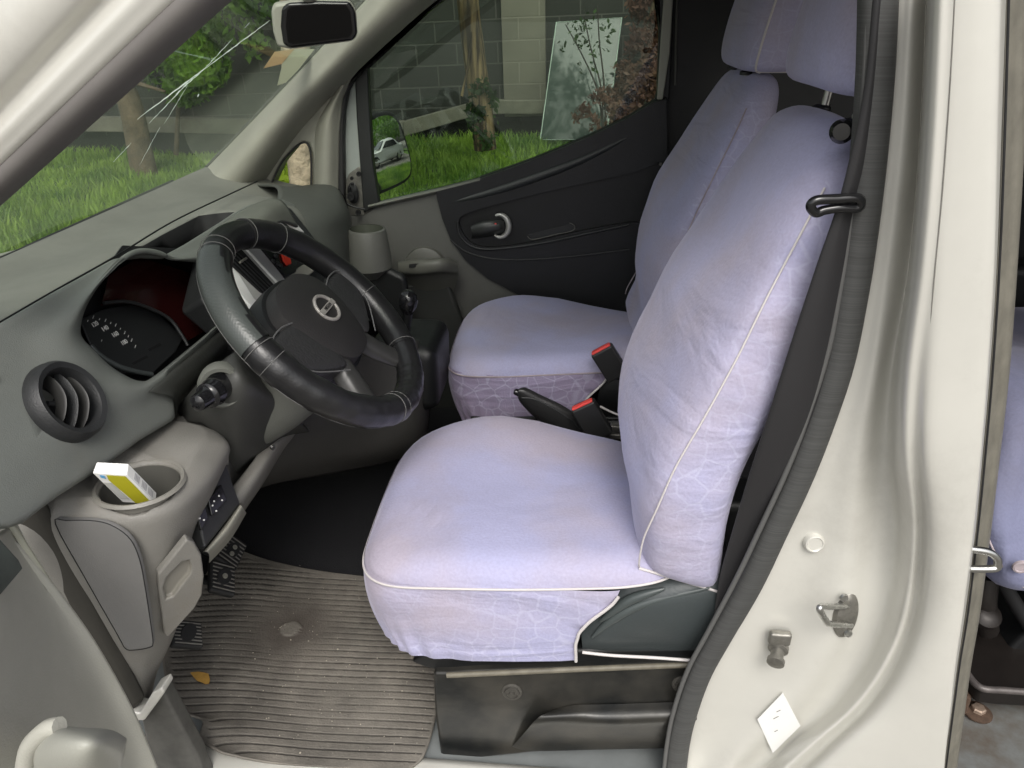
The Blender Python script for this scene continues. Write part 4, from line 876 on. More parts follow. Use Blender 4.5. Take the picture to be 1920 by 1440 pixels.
def sring(y0, xc, hx, yc, hy, z, n=3.2, k=44, tilt=0, near=0):
    out = []
    for i in range(k):
        a = 2*math.pi*i/k; c_, s_ = math.cos(a), math.sin(a)
        e = 2/n
        if near and s_ < 0: e = 2/(n+(near-n)*min(1, -s_*3))
        dx = math.copysign(abs(c_)**e, c_)*hx; dy = math.copysign(abs(s_)**e, s_)*hy
        out.append(V(xc+dx, y0+yc+dy, z+dx*tilt))
    return out
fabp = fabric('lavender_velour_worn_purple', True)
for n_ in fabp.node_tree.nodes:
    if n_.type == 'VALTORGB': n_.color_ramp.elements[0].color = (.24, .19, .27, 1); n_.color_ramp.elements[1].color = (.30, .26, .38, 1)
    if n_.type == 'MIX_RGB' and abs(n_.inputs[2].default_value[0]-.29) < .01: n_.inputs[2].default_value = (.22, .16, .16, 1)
piping_d = mat('piping_dusty', (.42, .36, .38), .7, var=.3, vscale=30)
def cushion(y0, cover, seed):
    """seat-cushion cover: top panel, skirt with a wavy gathered hem"""
    xc, hx, yc, hy = (-.069 if y0 < .5 else -.050), .255, .255, .250; tl = .09
    def w(p_):
        v = noise.noise(p_*5+V(seed, 0, 0))*.006+noise.noise(p_*14+V(seed, 3, 0))*.0018
        fy = max(0, (p_.y-y0-.12)/.38); fx = max(0, min(1, (p_.x+.17)/.30)); fx = fx*fx*(3-2*fx)
        return p_+V(0, 0, v-.065*fx*min(1, fy)**1.2)
    top = [sring(y0, xc, hx*a, yc, hy*b, .812+h, n_, tilt=tl, near=5.5) for a, b, h, n_ in ((1, 1, 0, 3.4), (.985, .985, .012, 3.3), (.94, .94, .026, 3.2), (.85, .85, .036, 3.0), (.70, .70, .038, 2.8), (.5, .5, .037, 2.6), (.28, .28, .034, 2.4), (.08, .08, .033, 2.2))]
    grid('cushion_top', top, fab, cover, n=1, m=3, cu=True, capb=True, warp=w)
    # skirt
    rows = []; k = 176
    for a, z, gth in ((1.0, .812, 0), (1.008, .790, 0), (1.006, .76, .0), (.985, .73, .0008), (.95, .70, .002), (.905, .672, .0035), (.895, .662, .003), (.87, .664, .001)):
        r = sring(y0, xc+.0*(1-a), hx*a, yc, hy*(1-(1-a)*.28), z, 3.4, k, tilt=tl*.7, near=5.5)
        rr_ = []
        for i, p_ in enumerate(r):
            th = 2*math.pi*i/k; wv_ = gth*math.sin(i*1.15+seed)+gth*.7*math.sin(i*.47+seed*2)
            rr_.append(p_+V(math.cos(th), math.sin(th), .35)*wv_)
        rows.append(rr_)
    # rear cut-out: drop skirt faces behind the curved hem line
    o = grid('cushion_skirt', rows, fabh if y0 < .5 else fabp, cover, n=1, m=3, cu=True, warp=lambda p_: w(p_)+V(0, noise.noise(p_*9)*.004, 0))
    hem = [(.86, .090), (.806, .075), (.79, .063), (.765, .040), (.74, .024), (.71, .019), (.68, .021), (.60, .023)]
    def hx_(z):
        for (z0, x0), (z1, x1) in zip(hem, hem[1:]):
            if z <= z0 and z >= z1: return x1+(x0-x1)*(z-z1)/(z0-z1)
        return .023
    bm = bmesh.new(); bm.from_mesh(o.data); flag = set()
    for v in bm.verts:      # the hem: everything behind the curve is drawn up onto it
        if v.co.y < y0+.12 and v.co.x >= hx_(v.co.z): v.co.x = hx_(v.co.z); flag.add(v)
        elif v.co.x > .1: flag.add(v)
    tab = [(.85, 1), (.812, 1.0), (.790, 1.008), (.76, 1.006), (.73, .985), (.70, .95), (.672, .905), (.60, .89)]
    def ya(z):
        for (z0, a0), (z1, a1) in zip(tab, tab[1:]):
            if z1 <= z <= z0: return a1+(a0-a1)*(z-z1)/(z0-z1)
    edge = [V(hx_(z_)+.0005, y0+yc-hy*(1-(1-ya(z_-.006))*.28)-.0025, z_) for z_ in [.812-.0125*k_ for k_ in range(12)]]
    bmesh.ops.delete(bm, geom=[f for f in bm.faces if all(v in flag for v in f.verts)], context='FACES')
    bm.to_mesh(o.data); bm.free()
    ring = [w(p_) for p_ in sring(y0, xc, hx*1.004, yc, hy*1.004, .812, 3.4, 60, tilt=tl, near=5.5)]
    tube('cushion_piping', ring, .0019, piping_m if y0 < .5 else piping_d, cover, closed=True, n=3, k=8)
    if len(edge) > 6: tube('hem_binding', [p_+V(0, -.0015, 0) for p_ in edge], .0026, piping_m, cover, n=4, k=8)
BZ = [(.832, .165, .064, .243, .226), (.848, .165, .068, .243, .238), (.90, .160, .070, .243, .245), (.96, .160, .070, .243, .250), (1.03, .170, .069, .243, .250), (1.10, .195, .067, .243, .247), (1.18, .226, .064, .243, .240), (1.26, .256, .060, .243, .229), (1.33, .285, .055, .243, .212), (1.38, .305, .050, .243, .192), (1.415, .318, .043, .243, .165), (1.433, .327, .030, .243, .135), (1.440, .332, .018, .243, .09), (1.442, .336, .006, .243, .03)]
def backrest(y0, cover, seed, lean=0):
    rows = []; k = 56
    for z, xc, hx, yc, hy in BZ:
        r = []
        for i in range(k):
            a = 2*math.pi*i/k; c_, s_ = math.cos(a), math.sin(a)
            sq_ = min(1, max(0, (z-1.2)/.2)); dx = math.copysign(abs(c_)**(.5+.12*sq_), c_)*hx; dy = math.copysign(abs(s_)**(.52+.2*sq_), s_)*hy
            if c_ < 0: dx += -c_*.018*(1-abs(dy/hy)**1.5)*(1 if z < 1.3 else .6)*(-1 if .95 < z < 1.2 else .2)   # lumbar swell
            p_ = V(xc+dx, y0+yc+dy, z+(-dx*.28))
            r.append(p_)
        rows.append(r)
    def w(p_): return p_+V(lean*min(1, (p_.z-.8)/.1)+(.03*math.exp(-((p_.z-.97)/.12)**2) if lean else 0)+noise.noise(p_*5+V(seed, 0, 0))*.006+noise.noise(p_*16)*.0015, noise.noise(p_*6+V(0, seed, 0))*.003, 0)
    o = grid('backrest_cover', rows, [fab, fabh], cover, n=1, m=3, cu=True, capa=True, capb=True, warp=w, fm=lambda c_, n_: 1 if (abs(n_.y) > .62 and c_.z < 1.40) else 0)
    for s_ in (-1, 1):
        pts = []
        for z, xc, hx, yc, hy in BZ[:10]:
            f_ = min(1, max(0, (z-.86)/.14)); dx = -hx*(.88-.42*f_); dy = s_*hy*(.965+.02*f_)
            pts.append(w(V(xc+dx-.002, y0+yc+dy+s_*.001, z-dx*.28)))
        tube('backrest_piping', pts, .0014, piping_m if y0 < .5 else piping_d, cover, n=5, k=8)
    b = BZ[0]; tube('backrest_piping', [w(V(b[1]+dx, y0+b[3]-b[4]*.985, b[0]-dx*.28)) for dx in (-.06, -.03, 0, .03, .06)], .0022, piping_m, cover, n=4, k=8)
def headrest(y0, cover, seed, xo=.33, dz=-.006):
    rows = []
    for k_, z in ((.25, 1.482), (.7, 1.484), (.9, 1.494), (1, 1.52), (1.03, 1.56), (1.02, 1.61), (.95, 1.65), (.75, 1.675), (.3, 1.685)):
        rows.append(sring(y0, xo+(z-1.5)*.2, .080*k_, .243, .165*(.55+.45*k_), z+dz, 2.9, 40))
    def w(p_): return p_+V(noise.noise(p_*8+V(seed, 0, 0))*.004, 0, noise.noise(p_*7)*.003)
    grid('headrest_cover', rows, [fab, fabh], cover, n=1, m=3, cu=True, capa=True, capb=True, warp=w, fm=lambda c_, n_: 1 if abs(n_.y) > .55 else 0)
    for s_ in (-1, 1):
        pts = [V(xo+(z-1.5)*.2-.080*k_*.52, y0+.243+s_*.165*(.55+.45*k_)*.93, z+dz) for k_, z in ((.5, 1.482), (.88, 1.490), (1, 1.52), (1.03, 1.56), (1.02, 1.61), (.95, 1.65))]
        tube('headrest_piping', [w(p_)+V(-.001, s_*.002, 0) for p_ in pts], .0024, piping_m, cover, n=5, k=8)
    tube('headrest_piping', [w(V(xo+.012*i-.035, y0+.243-.165*(.55+.45*.75)*.93, 1.484+dz)) for i in range(9)], .0022, piping_m, cover, n=2, k=8)
for y0, nm, lb in ((.115, 'a', 'lavender velour cover on the driver seat beside the open door, white piping'),
                   (.835, 'b', 'lavender velour cover on the passenger seat by the far door, grubby front edge')):
    cv = thing('seat_cover', (0, y0+.24, .66), lb, 'seat cover', 'lavender covers over the van seats')
    cushion(y0, cv, 1.3 if nm == 'a' else 4.1); backrest(y0, cv, 2.0 if nm == 'a' else 7.7, 0 if nm == 'a' else .04); headrest(y0, cv, 3. if nm == 'a' else 5., .352 if nm == 'a' else .375, -.006 if nm == 'a' else -.035)
    for dy in (-.07, .07):
        tube('headrest_post', [V(.335, y0+.243+dy, 1.42), V(.343, y0+.243+dy, 1.50)], .006, chrome, van, n=1)
        lathe('post_collar', [(.013, 0), (.013, .006), (.008, .009)], V(.333, y0+.243+dy, 1.438), (0, 0, 1), darker, van, k=16)
lathe('recliner_knob', [(.013, 0), (.013, .012), (.009, .018), (0, .018)], A(1578, 246, y=.17), (-.3, -1, .1), gloss, van, k=20)

# handbrake and buckles
hb = group_empty('handbrake', van)
HB = [(970, 741, 974, 728), (976, 755, 986, 727), (1002, 782, 1015, 741), (1040, 808, 1056, 761), (1072, 834, 1088, 783), (1110, 856, 1122, 806)]
rows = []
for xa, ya, xb, yb in HB:
    mx_, my_ = (xa+xb)/2, (ya+yb)/2
    rows.append([A(xa, ya, y=.715), A(xa*.7+mx_*.3, ya*.7+my_*.3, y=.70), A(mx_, my_, y=.696), A(xb*.7+mx_*.3, yb*.7+my_*.3, y=.70), A(xb, yb, y=.715), A(mx_, my_, y=.735)])
grid('brake_lever', rows, mat('lever_black', (.02, .02, .02), .32, bump=.3, bscale=300), hb, n=3, m=5, cu=True, capa=True, capb=True)
lathe('release_button', [(.0075, -.01), (.0075, .004), (.006, .008), (0, .009)], A(971, 736, y=.708), (-1, -.2, .45), gloss, hb, k=20)
tube('lever_ridge', [A(a, b, y=.697) for a, b in [(978, 746), (1000, 748), (1030, 762), (1065, 784), (1090, 805)]], .002, dark, hb)
def buckle(name, top, bot, w, y_):
    g_ = group_empty(name, van)
    (ax, ay), (bx_, by_) = top, bot
    a3 = A(ax, ay, y=y_); b3 = A(bx_, by_, y=y_); d = (a3-b3); l = d.length; d.normalize()
    n = V(0, -1, 0); n = (n-d*n.dot(d)+V(-.0, 0, 0)).normalized(); s_ = d.cross(n)
    M = Matrix((s_, n, d)).transposed()
    rbox('buckle_body', (a3+b3)/2, (w, .024, l), mat('buckle', (.018, .018, .018), .4, bump=.1), g_, rot=M, bevel=.005)
    rbox('release_button', a3+d*.0008+n*.002, (w*.86, .013, .006), red_m, g_, rot=M, bevel=.002)
    rbox('tongue_slot', a3+d*.0006-n*.0065, (w*.7, .002, .004), void, g_, rot=M, bevel=0)
    tube('buckle_stalk', [b3+d*.01, b3-d*.04+V(.02, 0, 0), b3-d*.09+V(.05, 0, 0)], .010, darker, g_)
buckle('seat_belt_buckle', (1127, 654), (1160, 706), .052, .80)
buckle('seat_belt_buckle', (1092, 758), (1128, 818), .054, .66)
tube('brake_cable', [A(a, b, y=.70) for a, b in [(1125, 762), (1145, 772), (1170, 782)]], .0025, piping_m, van)
for i, y_ in enumerate((.66, .70, .74)):
    tube('floor_rail', [A(870, 812-i*10, y=y_+.05), A(1000, 808-i*12, y=y_+.05), A(1240, 822-i*18, y=y_+.05)], .005, trim_m if i == 1 else darker, van)
rbox('centre_tunnel', V(.05, .70, .52), (.9, .12, .2), darker, van, bevel=.02)
for a, b in ((1150, 815), (1165, 835), (1158, 800)): rbox('tunnel_bracket', A(a, b, y=.70), (.03, .02, .012), steel, van, bevel=.003)

# ================================================================= REAR FOOTWELL (right edge)
rfp = mat('dirty_rear_floor', (.15, .16, .158), .55, bump=.4, bscale=60, var=.5, vscale=14, col2=(.09, .075, .06))
prism('rear_floor', [V(.45, .02, .436), V(1.8, .02, .436), V(1.8, .5, .436), V(.45, .5, .436)], (0, 0, .012), rfp, van)
prism('rear_step', [V(.45, .0, .40), V(1.8, .0, .40), V(1.8, .13, .40), V(.45, .13, .40)], (0, 0, .05), mat('tread', (.2, .19, .165), .6, var=.3, vscale=30, bump=.4, bscale=80), van, .006)
rf = group_empty('rear_seat_frame', van)
fm_ = mat('brown_black_steel', (.022, .018, .016), .38, .4, bump=.4, bscale=30, var=.4, vscale=12)
tp = [(1792, 1165), (1796, 1225), (1812, 1262), (1838, 1292), (1880, 1297), (2010, 1303), (2010, 1150), (1900, 1120), (1830, 1120)]
prism('frame_tray', [A(a, b, z=.53) for a, b in tp], (0, 0, -.035), fm_, rf, .008, 3)
tube('tray_rim', [A(a, b, z=.532) for a, b in [(1796, 1225), (1812, 1260), (1838, 1289), (1880, 1294), (1940, 1298), (2010, 1300)]], .006, mat('rim_scuffed', (.13, .115, .11), .4, .3, var=.5, vscale=30), rf)
prism('tray_foot', [A(a, b, z=.50) for a, b in [(1785, 1215), (1800, 1250), (1825, 1292), (1822, 1312), (1800, 1300), (1785, 1270)]], (0, 0, -.045), rust, rf, .006)
lathe('anchor_washer', [(.024, 0), (.024, .003), (.018, .006)], A(1832, 1336, z=.452), (0, 0, 1), rust, rf, k=24)
lathe('anchor_bolt', [(.012, .004), (.012, .012), (.010, .014), (0, .014)], A(1832, 1336, z=.452), (0, 0, 1), mat('bolt_rusty', (.42, .32, .25), .5, .5, var=.4, vscale=80), rf, k=6)
lathe('pivot_bolt', [(.024, 0), (.024, .012), (.016, .018), (.008, .02), (0, .02)], A(1845, 1155, y=.34), (0, -.6, 1), fm_, rf, k=24)
tube('frame_leg', [A(1850, 1080, y=.36), A(1845, 1130, y=.35), A(1850, 1180, y=.36)], .02, fm_, rf)
tube('frame_bar', [A(1835, 1000, y=.36), A(1880, 1090, y=.36), A(1940, 1190, y=.36), A(2010, 1300, y=.36)], .012, void, rf)
rc = thing('seat_cover', (.9, .5, .60), 'lavender cover of the rear bench cushion, behind the pale door pillar', 'seat cover', 'lavender covers over the van seats')
rows = []
for x, z0, zt in ((.66, .74, .80), (.665, .70, .90), (.70, .66, .98), (.76, .63, 1.02), (.9, .62, 1.03), (1.15, .62, 1.02), (1.3, .64, 1.0)):
    rows.append([V(x, .27, z0+.03), V(x, .24, (z0+zt)/2-.03), V(x, .25, zt-.05), V(x, .32, zt), V(x, .8, zt+.02), V(x, 1.3, zt), V(x, 1.34, (z0+zt)/2), V(x, 1.28, z0), V(x, .8, z0)])
fab_b = fab
fabr = fabric('shaded_blue_velour', False)  # shade on the bench is put into a darker velour colour
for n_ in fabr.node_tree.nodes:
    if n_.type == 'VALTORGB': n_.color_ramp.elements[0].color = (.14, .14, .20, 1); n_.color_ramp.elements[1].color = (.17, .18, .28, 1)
bench = [[A(a, b, y=c) for a, b, c in r] for r in [
    [(1835, 900, .40), (1845, 760, .50), (1868, 660, .62), (1872, 650, .80), (1878, 640, 1.0)],
    [(1840, 985, .33), (1858, 860, .38), (1880, 720, .50), (1900, 665, .70), (1920, 645, 1.0)],
    [(1868, 1040, .30), (1890, 930, .33), (1920, 780, .42), (1960, 690, .62), (1990, 650, 1.0)],
    [(1915, 1105, .28), (1945, 1000, .31), (1990, 840, .40), (2060, 700, .6), (2100, 650, 1.0)]]]
l_ = bench[-1]; bench.append([p_+V(.22, 0, .02) for p_ in l_]); bench.append([p_+V(.46, .01, .03) for p_ in l_])
bench.append([V(p_.x+.55, .40+(p_.y-.28)*.8, .80+(p_.z-.8)*.6) for p_ in l_])
for i_, r_ in enumerate(bench):      # closed volume: far end, underside
    x_, zt, zb = r_[-1].x, r_[-1].z, max(.60, r_[0].z-.02)
    r_ += [V(x_, 1.28, zt-.01), V(x_, 1.40, zt-.08), V(x_, 1.42, (zt+zb)/2), V(x_, 1.38, zb+.02), V((x_+r_[0].x)/2, .9, zb), V(r_[0].x+.01, r_[0].y+.12, zb)]
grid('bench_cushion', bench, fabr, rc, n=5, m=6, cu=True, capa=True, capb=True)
prism('bench_frame', [V(.78, .36, .47), V(1.45, .36, .47), V(1.45, .36, .66), V(.86, .36, .66)], (0, 1.0, 0), darker, van, .01)
tube('bench_piping', [A(a, b, y=c-.003) for a, b, c in [(1838, 960, .34), (1862, 1030, .30), (1905, 1090, .285), (1990, 1140, .27)]], .0018, piping_d, rc)
lathe('bench_eyelet', [(.008, .002), (.009, .004), (.012, .003), (.013, 0)], A(1914, 1062, y=.27), (-.1, -1, -.1), piping_d, rc, k=20)
rbox('rear_interior_trim', A(1960, 570, y=1.44), (.60, .1, .25), darker, van, bevel=.03)
tube('rear_belt_tab', [A(1905, 595, y=1.37), A(1925, 603, y=1.37)], .011, mat('yellowish', (.3, .28, .14), .5), van)

# ================================================================= DRIVER DOOR (open, lower left)
dd = group_empty('driver_door', van)
dm = mat('driver_door_trim', (.40, .395, .345), .5, bump=.25, bscale=400, var=.12, vscale=6)
rows = [[(18, 985, -.035), (-10, 1000, -.05), (-70, 1040, -.16), (-160, 1100, -.30)],
        [(60, 1050, -.036), (35, 1080, -.06), (-40, 1130, -.18), (-160, 1200, -.30)],
        [(112, 1130, -.037), (80, 1160, -.07), (0, 1220, -.18), (-140, 1290, -.30)],
        [(170, 1215, -.038), (135, 1250, -.075), (60, 1310, -.17), (-100, 1380, -.30)],
        [(240, 1335, -.039), (200, 1365, -.075), (120, 1420, -.17), (-60, 1480, -.29)],
        [(290, 1450, -.04), (250, 1480, -.075), (170, 1530, -.16), (0, 1580, -.28)]]
grid('door_panel', [[A(a, b, y=c) for a, b, c in r] for r in rows], dm, dd, n=7, m=7, thick=.03, toff=0)
tube('door_edge', [A(a, b, y=-.036) for a, b in [(-20, 935), (18, 985), (60, 1050), (112, 1130), (170, 1215), (240, 1335), (290, 1450)]], .0055, mat('door_edge_light', (.42, .42, .34), .45), dd, n=5)
rows = [[(-10, 1150, -.22), (20, 1120, -.19), (36, 1060, -.11)], [(-10, 1110, -.22), (15, 1080, -.18), (45, 1050, -.10)], [(-20, 1010, -.2), (0, 1010, -.14), (20, 1010, -.09)]]
plate('speaker_opening', [(-60, 990), (0, 1010), (36, 1050), (44, 1066), (0, 1118), (-60, 1130)], (V(.97, -.24, .0).normalized(), A(20, 1080, y=-.12).dot(V(.97, -.24, 0).normalized())), .006, mat('opening_green', (.045, .055, .05), .5, var=.4, vscale=20), dd, .002, off=.03)
grid('armrest', [[A(a, b, y=c) for a, b, c in r] for r in [
    [(40, 1460, -.26), (48, 1405, -.27), (80, 1368, -.26), (110, 1360, -.22), (125, 1370, -.16)],
    [(90, 1480, -.29), (100, 1420, -.32), (125, 1375, -.31), (150, 1364, -.26), (165, 1372, -.18)],
    [(150, 1500, -.30), (165, 1430, -.33), (185, 1385, -.32), (205, 1368, -.26), (215, 1376, -.18)],
    [(215, 1500, -.26), (228, 1440, -.27), (236, 1400, -.26), (238, 1385, -.22), (236, 1385, -.16)]]], mat('armrest_light', (.32, .32, .28), .5, bump=.2, bscale=300), dd, n=6, m=6, thick=.01)
tube('pull_edge', [A(a, b, y=-.285) for a, b in [(45, 1460), (54, 1405), (85, 1370), (112, 1362)]], .009, dm, dd)

# ================================================================= LOOSE THINGS
# floor mat
mm = mat('mat_rubber', (.10, .088, .07), .75, bump=.6, bscale=260, var=.0)
t, p = nodes(mm); tc = t.nodes.new('ShaderNodeTexCoord'); nz = t.nodes.new('ShaderNodeTexNoise'); nz.inputs['Scale'].default_value = 7; nz.inputs['Detail'].default_value = 10; nz.inputs['Roughness'].default_value = .7
rp = t.nodes.new('ShaderNodeValToRGB'); e = rp.color_ramp.elements; e[0].position = .3; e[0].color = (.08, .074, .064, 1); e[1].position = .7; e[1].color = (.225, .205, .175, 1)
t.links.new(tc.outputs['Object'], nz.inputs['Vector']); t.links.new(nz.outputs[0], rp.inputs[0])
at_ = t.nodes.new('ShaderNodeAttribute'); at_.attribute_name = 'groove'
mx = t.nodes.new('ShaderNodeMixRGB'); mx.inputs[2].default_value = (.020, .017, .014, 1); t.links.new(at_.outputs['Fac'], mx.inputs[0]); t.links.new(rp.outputs[0], mx.inputs[1])  # mat colour turns darker inside the grooves
at2 = t.nodes.new('ShaderNodeAttribute'); at2.attribute_name = 'stain'
mx2 = t.nodes.new('ShaderNodeMixRGB'); mx2.inputs[2].default_value = (.045, .034, .028, 1); t.links.new(at2.outputs['Fac'], mx2.inputs[0]); t.links.new(mx.outputs[0], mx2.inputs[1]); t.links.new(mx2.outputs[0], p.inputs['Base Color'])
NX, NY = 110, 460
lefts = [(425, 1030), (375, 1110), (330, 1180), (306, 1225), (318, 1300), (345, 1345), (383, 1365), (380, 1400), (420, 1425)]
rights = [(705, 1082), (735, 1120), (780, 1180), (830, 1230), (828, 1290), (818, 1340), (806, 1390), (790, 1425), (760, 1446)]
Lc = cr([A(a, b, z=.452) for a, b in lefts], 60); Rc = cr([A(a, b, z=.452) for a, b in rights], 60)
vs, groove, stain = [], [], []
s1 = A(545, 1180, z=.45); s2 = A(640, 1320, z=.45)
pitch = .0155
for j in range(NY+1):
    tj = j/NY*(len(Lc)-1); i0 = min(int(tj), len(Lc)-2); f_ = tj-i0
    a3 = Lc[i0].lerp(Lc[i0+1], f_); b3 = Rc[i0].lerp(Rc[i0+1], f_)
    # top edge sags between its corners
    for i in range(NX+1):
        u = i/NX; p_ = a3.lerp(b3, u)
        wv_ = .012*math.sin(u*3.1)*(1-j/NY)
        p_ = p_+V(0, -wv_, 0)
        lw = max(0, 1-u/.35)
        yy = p_.y+.03*lw*lw+.006*noise.noise(V(p_.x*5, p_.y*3, 0))+.012*math.sin(p_.x*9)*.3
        ph = (yy/pitch) % 1
        hgt = .02*lw*lw*(.6+.4*math.sin(p_.y*14))+.004*noise.noise(p_*6)+.008*max(0, 1-abs(p_.y-.12)/.05)*max(0, noise.noise(V(p_.x*6, 0, 0)))
        d1 = (Vector((p_.x-s1.x, (p_.y-s1.y))).length); flat = max(0, 1-d1/.15); d2 = Vector(((p_.x-s2.x)*.55, p_.y-s2.y)).length; flat2 = max(0, 1-d2/.09)
        depth = 1-min(1, 1.6*flat+1.5*flat2*(.6+.4*noise.noise(p_*20)))
        inn = 1 if (.03 < u < .985 and .02 < j/NY < .97) else 0
        gr = (1 if ph < .24 else 0)*inn*max(0, depth)
        hgt -= .0022*gr
        if d1 < .020: hgt += .003
        vs.append(p_+V(0, 0, hgt)); groove.append(gr*.85); stain.append(min(1, max(0, 1-d1/.13))*.85*(1 if d1 > .020 else .1)+.25*max(0, noise.noise(p_*4)))
fs = [(j*(NX+1)+i, j*(NX+1)+i+1, (j+1)*(NX+1)+i+1, (j+1)*(NX+1)+i) for j in range(NY) for i in range(NX)]
fm0 = mesh('floor_mat', vs, fs, mm)
for nm, dt in (('groove', groove), ('stain', stain)):
    at = fm0.data.attributes.new(nm, 'FLOAT', 'POINT'); at.data.foreach_set('value', dt)
solid(fm0, .004, -1); base(fm0, (-.5, .35, .445))
tag(fm0, 'brown ribbed rubber floor mat in the driver footwell, dusty with a worn heel patch', 'floor mat')
rnd = random.Random(5); cv_, cf_ = [], []
for i in range(260):
    a_, b_ = rnd.uniform(330, 800), rnd.uniform(1060, 1425); s_ = rnd.uniform(.0006, .0017)*(1.5 if rnd.random() < .1 else 1)
    c_ = A(a_, b_, z=.4545+.0006); k = len(cv_); th = rnd.uniform(0, 3.14); ux, uy = math.cos(th)*s_, math.sin(th)*s_; e_ = rnd.uniform(.4, 1.2)
    cv_ += [c_+V(ux, uy, 0), c_+V(-uy*e_, ux*e_, 0), c_-V(ux, uy, 0), c_+V(uy*e_, -ux*e_, 0), c_+V(0, 0, s_)]
    cf_ += [(k, k+1, k+4), (k+1, k+2, k+4), (k+2, k+3, k+4), (k+3, k, k+4)]
cb_ = mesh('crumbs', cv_, cf_, mat('grit', (.42, .38, .31), .9, var=.4, vscale=200), smooth=False); tag(cb_, 'pale grit and crumbs scattered over the ribbed floor mat', 'grit', kind='stuff')
# dead leaf
lv = [(357, 1262), (362, 1261), (372, 1260), (384, 1262), (391, 1264), (394, 1275), (392, 1282), (385, 1283), (378, 1279), (370, 1277), (364, 1271)]
lf = prism('dry_leaf', [A(a, b, z=.470+.003*math.sin(i*1.7)) for i, (a, b) in enumerate(lv)], (0, 0, .0012), mat('dry_leaf', (.42, .24, .05), .7, var=.3, vscale=80), None, 0)
base(lf, A(375, 1272, z=.468)); tag(lf, 'small dry yellow leaf lying on the ribbed floor mat', 'leaf')
# card pack in the cup holder
bxn = thing('card_box', A(240, 920, z=.93), 'white and yellow paper packet standing tilted in the cup holder of the dashboard', 'packet')
bt = [A(173, 886, z=1.03), A(181, 865, z=1.045), A(240, 870, z=1.035), A(303, 928, z=.965), A(285, 938, z=.955), A(245, 945, z=.94)]
dn = V(.02, .01, -.08)
c1, c2, c3, c4 = A(173, 887, z=1.028), A(181, 866, z=1.04), A(241, 869, z=1.03), A(238, 891, z=1.02)
ax = (A(294, 924, z=.968)-A(241, 869, z=1.03))
vs = [c1, c2, c3, c4, c1+ax, c2+ax, c3+ax, c4+ax]
bev(mesh('packet_body', vs, [(0, 1, 2, 3), (4, 7, 6, 5), (0, 4, 5, 1), (1, 5, 6, 2), (2, 6, 7, 3), (3, 7, 4, 0)], white_m, bxn, smooth=False), .0012, 2)
fnm = (c4-c1).cross(ax).normalized()
if fnm.y > 0: fnm = -fnm
e1 = (c4-c1)
def fpt(s_, t_): return c1+e1*s_+ax*t_+fnm*.0006
prism('yellow_panel', [fpt(.38, .03), fpt(.93, .03), fpt(.93, .97), fpt(.42, .97), fpt(.30, .2)], fnm*.0003, yellow_m, bxn)
prism('blue_print', [fpt(.18, .04), fpt(.30, .05), fpt(.26, .16), fpt(.14, .12)], fnm*.0003, mat('blue_print', (.12, .35, .6), .5), bxn)
prism('grey_print', [fpt(.05, .3), fpt(.30, .28), fpt(.34, .85), fpt(.08, .85)], fnm*.0003, mat('grey_print', (.45, .45, .42), .5), bxn)
e2 = (c3-c4); fn2 = e2.cross(ax).normalized(); fn2 = fn2 if fn2.x > 0 else -fn2
gp = mat('barcode_grey', (.35, .35, .36), .5)
for k in range(14):
    t0 = .22+k*.045+(.03 if k > 4 else 0)
    q0 = c4+ax*t0+e2*.22+fn2*.0006
    if k % 5 != 4: prism('barcode_bar', [q0, q0+e2*.55, q0+e2*.55+ax*.02, q0+ax*.02], fn2*.0003, gp, bxn)

# ================================================================= OUTSIDE
GZ = .22
def gz(x): k_ = max(0, min(1, (x+4.2)/2.6)); return .0+.22*k_*k_*(3-2*k_)
grm = mat('grass_soil', (.08, .15, .025), .9, bump=.6, bscale=20, var=.4, vscale=3)
gp_ = mesh('ground', [(-60, -60, 0), (80, -60, 0), (80, 80, 0), (-60, 80, 0)], [(0, 1, 2, 3)], mat('tarmac', (.17, .16, .14), .85, bump=.5, bscale=30, var=.2, vscale=2), smooth=False); struct(gp_)
bank = grid('grass_bank', [[V(x, 1.68, -.02), V(x, 1.8, gz(x)+.01), V(x, 4, gz(x)+.02), V(x, 7.7, gz(x)+.02), V(x, 12, gz(x))] for x in (-14, -6, -4.2, -3.4, -2.8, -2.2, -1.6, 0, 3, 5.5, 5.9)], grm, None, n=3, m=3); struct(bank)
bank2 = grid('grass_bank', [[V(x, y1, -.02), V(x, y1+.2, GZ-.02), V(x, 7, GZ), V(x, 7.9, GZ)] for x, y1 in ((5.85, 5.2), (9, 6.0), (14, 6.9), (18, 7.2))], grm, None, n=3, m=3); struct(bank2)
